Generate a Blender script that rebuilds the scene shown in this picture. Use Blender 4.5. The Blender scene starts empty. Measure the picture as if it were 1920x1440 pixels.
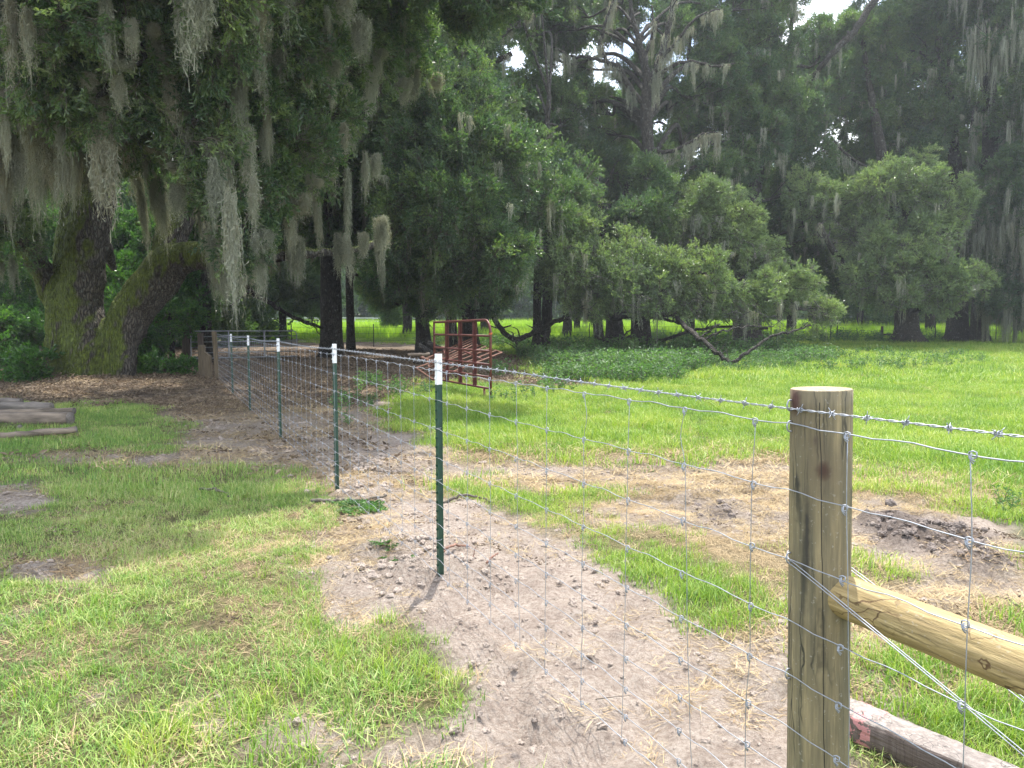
import bpy, math, random
import numpy as np
from mathutils import Vector, Matrix
R = math.radians
sc = bpy.context.scene
rng = np.random.default_rng(7)
random.seed(7)

# ------------------------------------------------------------------ camera, sky, sun, exposure
H_CAM, FPX, PITCH = 1.53, 1442.0, math.atan(107 / 1442)
cam = bpy.data.objects.new('camera', bpy.data.cameras.new('camera'))
sc.collection.objects.link(cam)
cam.location = (0, 0, H_CAM)
cam.rotation_euler = (math.pi / 2 - PITCH, 0, 0)
cam.data.sensor_width = 36
cam.data.lens = 36 * FPX / 1920
cam.data.clip_start = 0.05
cam.data.clip_end = 2000
sc.camera = cam
SUN_EL, SUN_AZ = 68.0, 14.0        # azimuth: degrees to the right of straight ahead
w = bpy.data.worlds.new('World'); sc.world = w; w.use_nodes = True
nt = w.node_tree; nt.nodes.clear()
sky = nt.nodes.new('ShaderNodeTexSky'); sky.sky_type = 'NISHITA'; sky.sun_disc = False
sky.sun_elevation = R(SUN_EL); sky.sun_rotation = R(SUN_AZ); sky.air_density = 1.0; sky.dust_density = 2.0
co = nt.nodes.new('ShaderNodeTexCoord')
cn = nt.nodes.new('ShaderNodeTexNoise'); cn.inputs['Scale'].default_value = 3.0; cn.inputs['Detail'].default_value = 7
cr = nt.nodes.new('ShaderNodeValToRGB'); cr.color_ramp.elements[0].position = .42; cr.color_ramp.elements[1].position = .62
cm = nt.nodes.new('ShaderNodeMix'); cm.data_type = 'RGBA'; cm.inputs[7].default_value = (9.5, 9.8, 10.2, 1)
bg = nt.nodes.new('ShaderNodeBackground'); bg.inputs['Strength'].default_value = 0.15
ow = nt.nodes.new('ShaderNodeOutputWorld')
nt.links.new(co.outputs['Generated'], cn.inputs['Vector']); nt.links.new(cn.outputs[0], cr.inputs[0])
nt.links.new(cr.outputs[0], cm.inputs[0]); nt.links.new(sky.outputs[0], cm.inputs[6])
nt.links.new(cm.outputs[2], bg.inputs[0]); nt.links.new(bg.outputs[0], ow.inputs[0])
sl = bpy.data.lights.new('sun', 'SUN'); sl.energy = 3.5; sl.angle = R(0.53); sl.color = (1, .955, .88)
sun = bpy.data.objects.new('sun', sl); sc.collection.objects.link(sun)
sdir = Vector((math.sin(R(SUN_AZ)) * math.cos(R(SUN_EL)), math.cos(R(SUN_AZ)) * math.cos(R(SUN_EL)), math.sin(R(SUN_EL))))
sun.rotation_euler = sdir.to_track_quat('Z', 'Y').to_euler(); sun.location = sdir * 60
sc.view_settings.view_transform = 'Standard'; sc.view_settings.look = 'None'
sc.view_settings.exposure = 1.3; sc.view_settings.gamma = 1; sc.view_settings.use_curve_mapping = False
sc.render.engine = 'CYCLES'
cy = sc.cycles
cy.max_bounces = 8; cy.diffuse_bounces = 4; cy.glossy_bounces = 2; cy.transmission_bounces = 6; cy.transparent_max_bounces = 4
cy.caustics_reflective = False; cy.caustics_refractive = False
cy.sample_clamp_indirect = 6; cy.use_denoising = True
try: cy.denoiser = 'OPENIMAGEDENOISE'; cy.denoising_prefilter = 'ACCURATE'
except Exception: pass

# ------------------------------------------------------------------ helpers
_c, _s = math.cos(PITCH), math.sin(PITCH)
def P(px, py, Y):
    """world point seen at photo pixel (px, py) at distance Y"""
    a, b = px - 960, 720 - py
    dy = _c * FPX + _s * b; dz = -_s * FPX + _c * b
    return np.array((a / dy * Y, Y, H_CAM + dz / dy * Y))
def pix(x, y, z):
    """photo pixel of world points (arrays)"""
    q = z - H_CAM
    f = y * _c - q * _s; u = y * _s + q * _c
    f = np.maximum(f, .05)
    return 960 + x / f * FPX, 720 - u / f * FPX

def _h(ix, iy, s):
    h = (ix.astype(np.int64) * 374761393 + iy.astype(np.int64) * 668265263 + s * 982451653) & 0xffffffff
    h = ((h ^ (h >> 13)) * 1274126177) & 0xffffffff
    return ((h ^ (h >> 16)) & 0xffff) / 65535.0
def vn(x, y, s=0):
    ix, iy = np.floor(x), np.floor(y); fx, fy = x - ix, y - iy
    fx = fx * fx * (3 - 2 * fx); fy = fy * fy * (3 - 2 * fy)
    a, b, c, d = _h(ix, iy, s), _h(ix + 1, iy, s), _h(ix, iy + 1, s), _h(ix + 1, iy + 1, s)
    return (a * (1 - fx) + b * fx) * (1 - fy) + (c * (1 - fx) + d * fx) * fy
def fbm(x, y, s=0, o=4):
    x = np.asarray(x, float); y = np.asarray(y, float)
    t = 0; a = .5; n = 0
    for k in range(o):
        t = t + a * vn(x * 2 ** k + 17.3 * k, y * 2 ** k - 9.1 * k, s + k); n += a; a *= .5
    return t / n
def sst(x, a, b):
    t = np.clip((x - a) / (b - a), 0, 1); return t * t * (3 - 2 * t)
def base_z(y):
    t = np.maximum(0, y - 22); return .021 * t * t / (t + 3)
# bare or worn ground, in blobs given by where they show
DIRT = [(1150,1400,260,120,1.2),(1350,1420,250,100,1.1),(1050,1250,200,110,1.2),(1250,1300,190,110,1.0),(1000,1130,230,80,1.1),
 (1130,1180,160,80,1.0),(780,1100,170,60,1.0),(950,1040,140,60,1.1),(720,1000,110,50,.8),(850,970,130,50,.9),(700,910,110,50,1.0),
 (640,850,160,50,1.0),(480,825,170,40,.68),(560,790,190,45,.72),(760,850,110,30,.6),(430,750,130,40,1.0),(200,722,350,32,1.3),
 (480,700,230,40,1.2),(700,690,220,32,1.1),(640,735,140,40,.9),(820,690,150,24,.8),(1000,885,190,30,.62),(1150,890,150,30,.7),
 (1350,900,160,50,.75),(1300,960,200,36,.7),(1450,960,150,60,.72),(1730,1010,170,55,1.2),(1620,980,110,40,1.0),(1850,1090,140,40,.75),
 (1400,1250,130,80,.75),(1500,1150,100,60,.55),(1650,1330,90,60,.6),(1720,1120,160,34,.75),(1640,1190,70,40,.6),(100,1075,120,28,.85),(20,1180,40,50,.6),(650,1140,60,50,.6),
 (570,1040,90,40,.5),(400,1330,80,30,.3),(330,858,330,16,.7),(30,930,80,30,.75),(650,1400,220,80,.4),(200,1300,90,40,.3),(350,775,60,14,.3),
 (1180,960,140,24,.5),(1570,880,120,16,.45),(1760,930,150,20,.45),(1000,720,120,16,.7)]
DRY = [(1130,1460,700,160,.0),(1000,870,250,45,.9),(1350,890,220,70,1.0),(1650,920,260,50,.8),(1450,1000,180,80,1.0),(1820,1100,160,60,.9),(1420,1200,140,90,.7),
 (1250,980,260,60,.7),(1650,1250,120,50,.8),(1760,1180,160,60,1.0),(1620,1120,90,50,.8),(1850,1250,120,60,.7),(300,1250,400,200,.12),(530,805,190,45,.9),(330,860,300,20,.7),(650,1010,140,70,.7),(600,1150,180,90,.5),(450,1040,220,40,.45),(450,780,150,25,.4),(100,1060,200,30,.5),(640,900,150,40,.7)]
LIT = [(200,722,420,36,1.2),(480,700,260,42,1.2),(700,690,240,34,1.1),(640,735,150,34,.7),(430,755,150,25,.8),(850,690,170,24,.8),(1000,720,130,14,.8)]
def blobs(L, x, y):
    px, py = pix(x, y, np.zeros_like(x)); t = np.zeros_like(x)
    ok = y > .7
    for (a, b, rx, ry, wt) in L:
        q = ((px - a) / rx) ** 2 + ((py - b) / ry) ** 2
        t += wt * np.exp(-q * q * .8) * ok
    return t
def dirt(x, y):
    x = np.asarray(x, float); y = np.asarray(y, float)
    d = blobs(DIRT, x, y)
    d = np.minimum(d, 1.25)
    lawn = sst(-x * 1 + .45 * (4.5 - y) - .3, -1, 1) * (y < 16)
    near = np.exp(-(y / 14) ** 2)
    n = fbm(x * 2.1, y * 2.1, 3, 5); n2 = fbm(x * 7, y * 7, 11, 3)
    d = d + (n - .5) * 1.15 + (n2 - .5) * .55 * near + .16 * near
    road = sst(.9 - abs(y - 30 + .25 * (x + 9)) / 1.2, 0, .6) * (x < -5) * 0
    return np.clip(sst(d, .38, .92) + road, 0, 1)
MOUNDS = [(700,1085,55,20,.09),(770,1080,50,20,.10),(870,1075,60,22,.07),(750,1030,70,30,.05),(1650,985,45,14,.16),(1700,1005,60,18,.15),(1790,1020,70,20,.13),(1850,1045,60,16,.1),
          (1340,955,40,14,.06),(660,915,60,20,.06),(690,870,80,20,.08),(620,830,60,14,.08),(640,780,60,10,.1)]
def clodm(x, y):
    x = np.asarray(x, float); y = np.asarray(y, float)
    px, py = pix(x, y, np.zeros_like(x)); t = np.zeros_like(x)
    for (a, b, rx, ry, hh) in MOUNDS:
        t = np.maximum(t, np.exp(-((px - a) / rx) ** 2 - ((py - b) / ry) ** 2) * hh / .1 * (y > .7))
    return t
def gz(x, y):
    x = np.asarray(x, float); y = np.asarray(y, float)
    z = base_z(y) + (fbm(x * .25, y * .25, 21, 3) - .5) * .12 * sst(y, 1, 6)
    d = dirt(x, y)
    near = np.exp(-(y / 13) ** 2)
    c = clodm(x, y)
    rough = fbm(x * 6, y * 6, 31, 3); r2 = fbm(x * 2.6, y * 2.6, 35, 3)
    z = z + d * near * ((rough - .5) * .12 + (r2 - .5) * .11 - .015 - .05 * sst(fbm(x * 3.7, y * 3.7, 37, 2), .6, .72))
    rg = 1 - np.abs(2 * fbm(x * 6.5, y * 6.5, 41, 3) - 1) * 1.6
    z = z + np.minimum(c, 1.3) * (.035 + .11 * (rg - .45) + .07 * (fbm(x * 2.2, y * 2.2, 43, 2) - .3))
    z = z + .1 * np.exp(-((x + 9.2) ** 2 + (y - 19) ** 2) / 6) + .12 * np.exp(-((x + 12.2) ** 2 + (y - 22) ** 2) / 8)
    return z
def g1(x, y): return float(gz(np.array([x]), np.array([y]))[0])
def GP(px, py):
    """ground point seen at a photo pixel"""
    a, b = px - 960, 720 - py
    dy = _c * FPX + _s * b; dz = -_s * FPX + _c * b
    lo, hi = .5, 300.
    for _ in range(50):
        m = (lo + hi) / 2
        if H_CAM + dz / dy * m > base_z(m): lo = m
        else: hi = m
    Y = lo; x = a / dy * Y
    return np.array((x, Y, g1(x, Y)))

def link(o, parent=None):
    sc.collection.objects.link(o)
    if parent: o.parent = parent
    return o
def tag(o, label=None, cat=None, group=None, kind=None):
    if label: o['label'] = label
    if cat: o['category'] = cat
    if group: o['group'] = group
    if kind: o['kind'] = kind
    return o
def thing(name, label, cat, loc=(0, 0, 0), rz=0, group=None):
    o = bpy.data.objects.new(name, None); o.empty_display_size = .2
    o.location = [float(v) for v in loc]; o.rotation_euler = (0, 0, rz); link(o)
    return tag(o, label, cat, group)
def mesh_np(name, V, F, mat=None, smooth=True):
    me = bpy.data.meshes.new(name); V = np.asarray(V, np.float32); F = np.asarray(F, np.int32)
    n, k = F.shape
    me.vertices.add(len(V)); me.vertices.foreach_set('co', V.ravel())
    me.loops.add(n * k); me.loops.foreach_set('vertex_index', F.ravel())
    me.polygons.add(n); me.polygons.foreach_set('loop_start', np.arange(n, dtype=np.int32) * k)
    me.polygons.foreach_set('loop_total', np.full(n, k, np.int32))
    me.polygons.foreach_set('use_smooth', np.full(n, smooth, bool))
    me.update(calc_edges=True)
    if mat: me.materials.append(mat)
    return me
class MB:
    def __init__(s): s.v = []; s.f = []; s.n = 0
    def add(s, V, F):
        V = np.asarray(V, float); s.v.append(V); s.f += [tuple(int(i) + s.n for i in f) for f in F]; s.n += len(V)
    def tube(s, pts, rad, n=8, cap=True, squash=None):
        pts = np.asarray(pts, float); m = len(pts)
        rad = np.full(m, rad) if np.isscalar(rad) else np.asarray(rad, float)
        T = np.gradient(pts, axis=0); T /= np.linalg.norm(T, axis=1)[:, None] + 1e-9
        a = np.array((0, 0, 1.)) if abs(T[0][2]) < .9 else np.array((1., 0, 0))
        N = np.cross(T[0], a); N /= np.linalg.norm(N)
        V = []
        th = np.linspace(0, 2 * math.pi, n, endpoint=False)
        for i in range(m):
            N = N - T[i] * np.dot(N, T[i]); N /= np.linalg.norm(N) + 1e-9
            B = np.cross(T[i], N)
            V.append(pts[i] + rad[i] * (np.cos(th)[:, None] * N + np.sin(th)[:, None] * B))
        V = np.vstack(V); F = []
        for i in range(m - 1):
            for j in range(n):
                k = (j + 1) % n
                F.append((i * n + j, i * n + k, (i + 1) * n + k, (i + 1) * n + j))
        if cap: F.append(tuple(range(n))[::-1]); F.append(tuple((m - 1) * n + j for j in range(n)))
        s.add(V, F)
    def box(s, c, d, rz=0, taper=1):
        c = np.asarray(c, float); x, y, z = np.asarray(d, float) / 2
        V = np.array([(sx * x * (taper if sz > 0 else 1), sy * y * (taper if sz > 0 else 1), sz * z) for sz in (-1, 1) for sx, sy in ((-1, -1), (1, -1), (1, 1), (-1, 1))])
        cc, ss = math.cos(rz), math.sin(rz)
        V = np.stack((V[:, 0] * cc - V[:, 1] * ss, V[:, 0] * ss + V[:, 1] * cc, V[:, 2]), 1) + c
        s.add(V, [(3, 2, 1, 0), (4, 5, 6, 7), (0, 1, 5, 4), (1, 2, 6, 5), (2, 3, 7, 6), (3, 0, 4, 7)])
    def mesh(s, name, mat, smooth=True):
        me = bpy.data.meshes.new(name)
        me.from_pydata(np.vstack(s.v).tolist(), [], s.f)
        if smooth: me.polygons.foreach_set('use_smooth', [True] * len(me.polygons))
        me.materials.append(mat); me.update(); return me
    def build(s, name, mat, parent=None, smooth=True, off=None):
        if off is not None: s.v = [v - np.asarray(off) for v in s.v]
        o = bpy.data.objects.new(name, s.mesh(name, mat, smooth)); return link(o, parent)
def part(name, me, parent, loc=None, rot=None, scl=None):
    o = bpy.data.objects.new(name, me)
    if loc is not None: o.location = [float(v) for v in loc]
    if rot is not None: o.rotation_euler = rot
    if scl is not None: o.scale = scl
    return link(o, parent)
def spline(pts, n=6):
    """Catmull-Rom through control points (any dimension)"""
    p = [np.asarray(q, float) for q in pts]
    if len(p) == 2: return np.array([p[0] + (p[1] - p[0]) * t for t in np.linspace(0, 1, n + 1)])
    p = [2 * p[0] - p[1]] + p + [2 * p[-1] - p[-2]]; out = []
    for i in range(1, len(p) - 2):
        for t in np.linspace(0, 1, n, endpoint=False):
            a, b, c, d = p[i - 1], p[i], p[i + 1], p[i + 2]
            out.append(.5 * ((2 * b) + (c - a) * t + (2 * a - 5 * b + 4 * c - d) * t * t + (3 * b - a - 3 * c + d) * t ** 3))
    out.append(p[-2]); return np.array(out)

# ------------------------------------------------------------------ materials
def mat(name):
    m = bpy.data.materials.new(name); m.use_nodes = True; n = m.node_tree; n.nodes.clear()
    out = n.nodes.new('ShaderNodeOutputMaterial'); return m, n, out
def N(n, t, **kw):
    q = n.nodes.new('ShaderNode' + t)
    for k, v in kw.items():
        if k in q.inputs: q.inputs[k].default_value = v
        else: setattr(q, k, v)
    return q
def ramp(n, src, stops):
    r = n.nodes.new('ShaderNodeValToRGB'); e = r.color_ramp.elements
    while len(e) < len(stops): e.new(.5)
    for q, (p, c) in zip(e, stops): q.position = p; q.color = (*c, 1) if len(c) == 3 else c
    n.links.new(src, r.inputs[0]); return r.outputs[0]
def mix(n, f, a, b, mode='MIX'):
    q = n.nodes.new('ShaderNodeMix'); q.data_type = 'RGBA'; q.blend_type = mode
    for s, v in ((0, f), (6, a), (7, b)):
        if isinstance(v, (int, float)): q.inputs[s].default_value = v
        elif isinstance(v, tuple): q.inputs[s].default_value = (*v, 1)
        else: n.links.new(v, q.inputs[s])
    return q.outputs[2]
def noise(n, scale, detail=4, vec=None, rough=.55, coord='Object', stretch=None):
    tc = N(n, 'TexCoord'); v = tc.outputs[coord]
    if stretch:
        mp = N(n, 'Mapping'); mp.inputs['Scale'].default_value = stretch; n.links.new(v, mp.inputs[0]); v = mp.outputs[0]
    q = N(n, 'TexNoise', Scale=scale, Detail=detail, Roughness=rough); n.links.new(v, q.inputs['Vector']); return q.outputs[0]
def bump(n, h, strength=.5, dist=.02, nrm=None):
    b = N(n, 'Bump', Strength=strength, Distance=dist); n.links.new(h, b.inputs['Height'])
    if nrm is not None: n.links.new(nrm, b.inputs['Normal'])
    return b.outputs[0]
def simple(name, col, rough=.6, metal=0, var=.15, scale=8, bmp=.2, dist=.003, stretch=None):
    m, n, out = mat(name); b = N(n, 'BsdfPrincipled', Roughness=rough, Metallic=metal)
    f = noise(n, scale, 5, stretch=stretch)
    c = ramp(n, f, [(.25, tuple(v * (1 - var * 1.6) for v in col)), (.75, tuple(min(1, v * (1 + var * 1.6)) for v in col))])
    n.links.new(c, b.inputs['Base Color']); n.links.new(bump(n, f, bmp, dist), b.inputs['Normal'])
    n.links.new(b.outputs[0], out.inputs[0]); return m
def leafmat(name, stops, trans=.35, tcol=(1.5, 1.6, .55), rough=.42, spec=.5):
    """stops: colours picked at random per instance and per leaf"""
    m, n, out = mat(name)
    oi = N(n, 'ObjectInfo'); at = N(n, 'Attribute', attribute_name='tint')
    ad = N(n, 'Math', operation='ADD'); n.links.new(oi.outputs['Random'], ad.inputs[0]); n.links.new(at.outputs['Fac'], ad.inputs[1])
    pn_ = N(n, 'TexNoise', Scale=.45, Detail=5); n.links.new(oi.outputs['Location'], pn_.inputs['Vector'])
    pm_ = N(n, 'Math', operation='MULTIPLY_ADD'); pm_.inputs[1].default_value = 2.4; pm_.inputs[2].default_value = -1.2; n.links.new(pn_.outputs[0], pm_.inputs[0])
    h2 = N(n, 'Math', operation='ADD'); n.links.new(ad.outputs[0], h2.inputs[0]); n.links.new(pm_.outputs[0], h2.inputs[1])
    hf = N(n, 'Math', operation='MULTIPLY'); hf.inputs[1].default_value = .5; n.links.new(h2.outputs[0], hf.inputs[0])
    k = len(stops); c = ramp(n, hf.outputs[0], [(.12 + .76 * i / (k - 1), s) for i, s in enumerate(stops)])
    b = N(n, 'BsdfPrincipled', Roughness=rough); b.inputs['Specular IOR Level'].default_value = spec
    n.links.new(c, b.inputs['Base Color'])
    tr = N(n, 'BsdfTranslucent'); n.links.new(mix(n, 1.0, c, tcol, 'MULTIPLY'), tr.inputs[0])
    ms = N(n, 'MixShader'); ms.inputs[0].default_value = trans
    n.links.new(b.outputs[0], ms.inputs[1]); n.links.new(tr.outputs[0], ms.inputs[2]); n.links.new(ms.outputs[0], out.inputs[0])
    return m
def barkmat(name, c0, c1, moss=0, scale=1.0, mosscol=(.07, .095, .012)):
    m, n, out = mat(name); b = N(n, 'BsdfPrincipled', Roughness=.9)
    v = N(n, 'TexVoronoi', Scale=16 * scale, feature='DISTANCE_TO_EDGE'); tc = N(n, 'TexCoord'); mp = N(n, 'Mapping'); mp.inputs['Scale'].default_value = (1, 1, .22)
    wn = N(n, 'TexNoise', Scale=5 * scale, Detail=3); n.links.new(tc.outputs['Object'], wn.inputs['Vector'])
    ad = N(n, 'VectorMath', operation='MULTIPLY_ADD'); ad.inputs[1].default_value = (.12, .12, .12)
    n.links.new(wn.outputs['Color'], ad.inputs[0]); n.links.new(tc.outputs['Object'], ad.inputs[2])
    n.links.new(ad.outputs[0], mp.inputs[0]); n.links.new(mp.outputs[0], v.inputs['Vector'])
    f = noise(n, 2.2 * scale, 6); f2 = noise(n, 30 * scale, 4, stretch=(1, 1, .3))
    crk = ramp(n, v.outputs['Distance'], [(0, (0, 0, 0)), (.22, (1, 1, 1))])
    c = mix(n, f, c0, c1); c = mix(n, .7, c, crk, 'MULTIPLY'); c = mix(n, .5, c, ramp(n, f2, [(.3, (.45, .45, .45)), (.7, (1.3, 1.3, 1.25))]), 'MULTIPLY')
    lich = ramp(n, noise(n, 7 * scale, 6), [(.6, (0, 0, 0)), (.68, (1, 1, 1))]); c = mix(n, mix(n, .5, (0, 0, 0), lich), c, (.26, .28, .24))
    if moss:
        ge = N(n, 'NewGeometry'); sp = N(n, 'SeparateXYZ'); n.links.new(ge.outputs['Normal'], sp.inputs[0])
        d = N(n, 'VectorMath', operation='DOT_PRODUCT'); d.inputs[1].default_value = (-.75, -.1, .65); n.links.new(ge.outputs['Normal'], d.inputs[0])
        a = N(n, 'Math', operation='MULTIPLY_ADD'); a.inputs[1].default_value = 1.0; n.links.new(d.outputs['Value'], a.inputs[0])
        k = N(n, 'Math', operation='MULTIPLY_ADD'); k.inputs[1].default_value = 1.6; k.inputs[2].default_value = -.68 + moss * .25; n.links.new(noise(n, 1.6, 6), k.inputs[0])
        n.links.new(k.outputs[0], a.inputs[2])
        fm = ramp(n, a.outputs[0], [(.12, (0, 0, 0)), (.5, (1, 1, 1))])
        mc = ramp(n, noise(n, 9, 6), [(.3, tuple(q * .55 for q in mosscol)), (.7, tuple(q * 1.5 for q in mosscol))])
        c = mix(n, fm, c, mc)
    n.links.new(c, b.inputs['Base Color'])
    n1 = bump(n, crk, 1.0, .06); n.links.new(bump(n, f2, .5, .012, n1), b.inputs['Normal'])
    n.links.new(b.outputs[0], out.inputs[0]); return m

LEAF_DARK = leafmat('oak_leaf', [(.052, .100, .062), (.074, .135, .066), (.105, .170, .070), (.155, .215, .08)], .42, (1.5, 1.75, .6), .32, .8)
LEAF_LIT = leafmat('oak_leaf_sunlit', [(.12, .175, .10), (.16, .225, .11), (.20, .27, .12), (.26, .32, .135)], .42, (1.35, 1.55, .6), .32, .8)  # brighter copy of the oak leaf, sunlight put into its colour
LEAF_FAR = leafmat('far_leaf', [(.062, .115, .066), (.09, .155, .072), (.14, .21, .08)], .42, (1.5, 1.8, .55), .4, .6)
LEAF_SHRUB = leafmat('shrub_leaf', [(.03, .075, .03), (.055, .125, .035), (.10, .19, .04)], .42, (1.5, 1.9, .5), .35, .6)
LAWN = leafmat('lawn_blade', [(.11, .22, .06), (.18, .31, .075), (.25, .38, .095), (.37, .45, .14), (.50, .48, .24)], .3, (1.15, 1.3, .6), .5, .3)
FIELD = leafmat('field_blade', [(.125, .24, .045), (.20, .325, .055), (.30, .41, .075), (.43, .47, .14)], .34, (1.3, 1.4, .55), .48, .3)
FARF = leafmat('far_field_blade', [(.20, .33, .05), (.29, .43, .065), (.40, .52, .10)], .38, (1.4, 1.6, .5), .5, .2)
STRAW = leafmat('straw', [(.20, .14, .075), (.36, .27, .15), (.52, .42, .25), (.30, .20, .11)], .12, (1.2, 1.1, .8), .7, .2)
LITTER = leafmat('leaf_litter', [(.09, .066, .047), (.175, .13, .09), (.31, .24, .165), (.14, .10, .07)], .06, (1, 1, 1), .75, .2)
WEED = leafmat('weed_leaf', [(.06, .13, .05), (.10, .19, .07), (.16, .26, .10)], .35, (1.3, 1.6, .5), .5, .3)
MOSS = leafmat('spanish_moss', [(.20, .215, .17), (.29, .305, .245), (.40, .415, .34), (.30, .285, .21)], .36, (1.2, 1.15, .8), .9, .1)
BARK = barkmat('bark', (.042, .034, .028), (.095, .082, .068))
BARK_MOSS = barkmat('mossy_bark', (.07, .058, .047), (.21, .185, .155), moss=1.3, mosscol=(.10, .13, .018))
BARK_PALE = barkmat('pale_bark', (.13, .12, .105), (.24, .225, .20))
BARK_TWIG = simple('twig_bark', (.11, .095, .075), .9, 0, .3, 12, .4, .01)
GALV = simple('galvanised_wire', (.36, .38, .42), .55, .75, .12, 60, .1, .001)
GALV_TUBE = simple('galvanised_tube', (.27, .28, .29), .5, .6, .15, 6, .1, .002)
GREENP = simple('green_post_paint', (.012, .055, .034), .42, 0, .2, 30, .15, .001)
WHITEP = simple('white_post_paint', (.82, .83, .84), .45, 0, .04, 40, .15, .001)
RUST = simple('red_brown_paint', (.13, .033, .026), .5, 0, .3, 14, .3, .002)
RUST2 = simple('rusty_tube', (.12, .05, .03), .8, 0, .4, 20, .4, .002)
BOARD_W = simple('weathered_white_board', (.55, .56, .55), .7, 0, .1, 4, .2, .003)
WOODG = simple('grey_old_wood', (.18, .155, .135), .9, 0, .4, 2.5, .8, .02, (1, 5, 5))
LOGM = simple('log_wood', (.19, .15, .115), .9, 0, .5, 2.2, .9, .03, (1, 5, 5))
TWINE = simple('orange_twine', (.62, .17, .06), .8, 0, .2, 40, .2, .001)
BLACKP = simple('black_plastic', (.012, .013, .014), .5, 0, .1, 10, .1, .002)
DARKMET = simple('dark_steel', (.03, .032, .03), .6, .2, .2, 20, .1, .001)

def postwood(name, base, dark, light, horiz=False):
    m, n, out = mat(name); b = N(n, 'BsdfPrincipled', Roughness=.72)
    st = (9, 9, .55)
    g1_ = noise(n, 4.5, 8, rough=.65, stretch=st); g2 = noise(n, 26, 5, stretch=(6, 6, .5)); bl = noise(n, 3.2, 4); sp = noise(n, 90, 3)
    c = ramp(n, g1_, [(.28, dark), (.5, base), (.72, light)])
    c = mix(n, .45, c, ramp(n, g2, [(.3, (.55, .55, .5)), (.7, (1.3, 1.28, 1.2))]), 'MULTIPLY')
    c = mix(n, ramp(n, bl, [(.5, (0, 0, 0)), (.72, (.6, .6, .6))]), c, tuple(q * .62 for q in base))
    c = mix(n, ramp(n, sp, [(.63, (0, 0, 0)), (.7, (.3, .3, .3))]), c, (.5, .48, .42))
    n.links.new(c, b.inputs['Base Color'])
    vo = N(n, 'TexVoronoi', Scale=34, feature='DISTANCE_TO_EDGE'); vm = N(n, 'Mapping'); vm.inputs['Scale'].default_value = (1, 1, .035); vt = N(n, 'TexCoord')
    vw = N(n, 'TexNoise', Scale=7, Detail=4); n.links.new(vt.outputs['Object'], vw.inputs['Vector']); vv = N(n, 'VectorMath', operation='MULTIPLY_ADD'); vv.inputs[1].default_value = (.035, .035, .1)
    n.links.new(vw.outputs['Color'], vv.inputs[0]); n.links.new(vt.outputs['Object'], vv.inputs[2]); n.links.new(vv.outputs[0], vm.inputs[0]); n.links.new(vm.outputs[0], vo.inputs['Vector'])
    ckf = mix(n, 1.0, ramp(n, vo.outputs['Distance'], [(.012, (1, 1, 1)), (.045, (0, 0, 0))]), ramp(n, noise(n, 9, 4, stretch=(1, 1, .3)), [(.46, (0, 0, 0)), (.58, (1, 1, 1))]), 'MULTIPLY')
    c = mix(n, ckf, c, tuple(q * .35 for q in dark)); n.links.new(c, b.inputs['Base Color'])
    n.links.new(bump(n, g2, .6, .003, bump(n, g1_, .7, .006)), b.inputs['Normal'])
    n.links.new(b.outputs[0], out.inputs[0]); return m, n, c, b
POSTW, pn, pc, pb = postwood('treated_pine_post', (.205, .17, .098), (.085, .078, .052), (.36, .285, .155))
# knots, checks and a drying crack on the post, in its own coordinates
tc = N(pn, 'TexCoord'); col = pc
def spot(n, col, c, r, sz, colr, rings=True):
    s = N(n, 'VectorMath', operation='SUBTRACT'); s.inputs[1].default_value = c; n.links.new(tc.outputs['Object'], s.inputs[0])
    sc_ = N(n, 'VectorMath', operation='MULTIPLY'); sc_.inputs[1].default_value = (1, 1, sz); n.links.new(s.outputs[0], sc_.inputs[0])
    ln = N(n, 'VectorMath', operation='LENGTH'); n.links.new(sc_.outputs[0], ln.inputs[0])
    nz = noise(n, 40, 3); ad = N(n, 'Math', operation='MULTIPLY_ADD'); ad.inputs[1].default_value = r * .8; n.links.new(nz, ad.inputs[0]); n.links.new(ln.outputs['Value'], ad.inputs[2])
    f = ramp(n, ad.outputs[0], [(r * .9, (1, 1, 1)), (min(.99, r * 1.6), (0, 0, 0))])
    if rings:
        f2 = ramp(n, ad.outputs[0], [(r * 1.8, (.55, .55, .55)), (min(.99, r * 4.5), (0, 0, 0))]); col = mix(n, f2, col, (.11, .085, .05))
    return mix(n, f, col, colr)
PA = math.atan2(-1.91, -.77)    # the side of the post that faces the camera
def onpost(da, h, r=.078): return (r * math.cos(PA + da), r * math.sin(PA + da), h)
col = spot(pn, col, onpost(.10, 1.175), .019, .8, (.06, .030, .018))
col = spot(pn, col, onpost(-.95, 1.345), .022, .6, (.07, .03, .02))
col = spot(pn, col, onpost(-.15, 1.25), .006, .6, (.08, .06, .04))
col = spot(pn, col, onpost(-.42, 1.00), .009, .07, (.035, .03, .022), False)
col = spot(pn, col, onpost(-.52, .90), .008, .06, (.05, .045, .03), False)
sx = N(pn, 'SeparateXYZ'); pn.links.new(tc.outputs['Object'], sx.inputs[0])
def mth(n, op, a, b=None, c=None):
    q = N(n, 'Math', operation=op)
    for i, v in enumerate((a, b, c)):
        if v is None: continue
        if isinstance(v, (int, float)): q.inputs[i].default_value = v
        else: n.links.new(v, q.inputs[i])
    return q.outputs[0]
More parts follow.
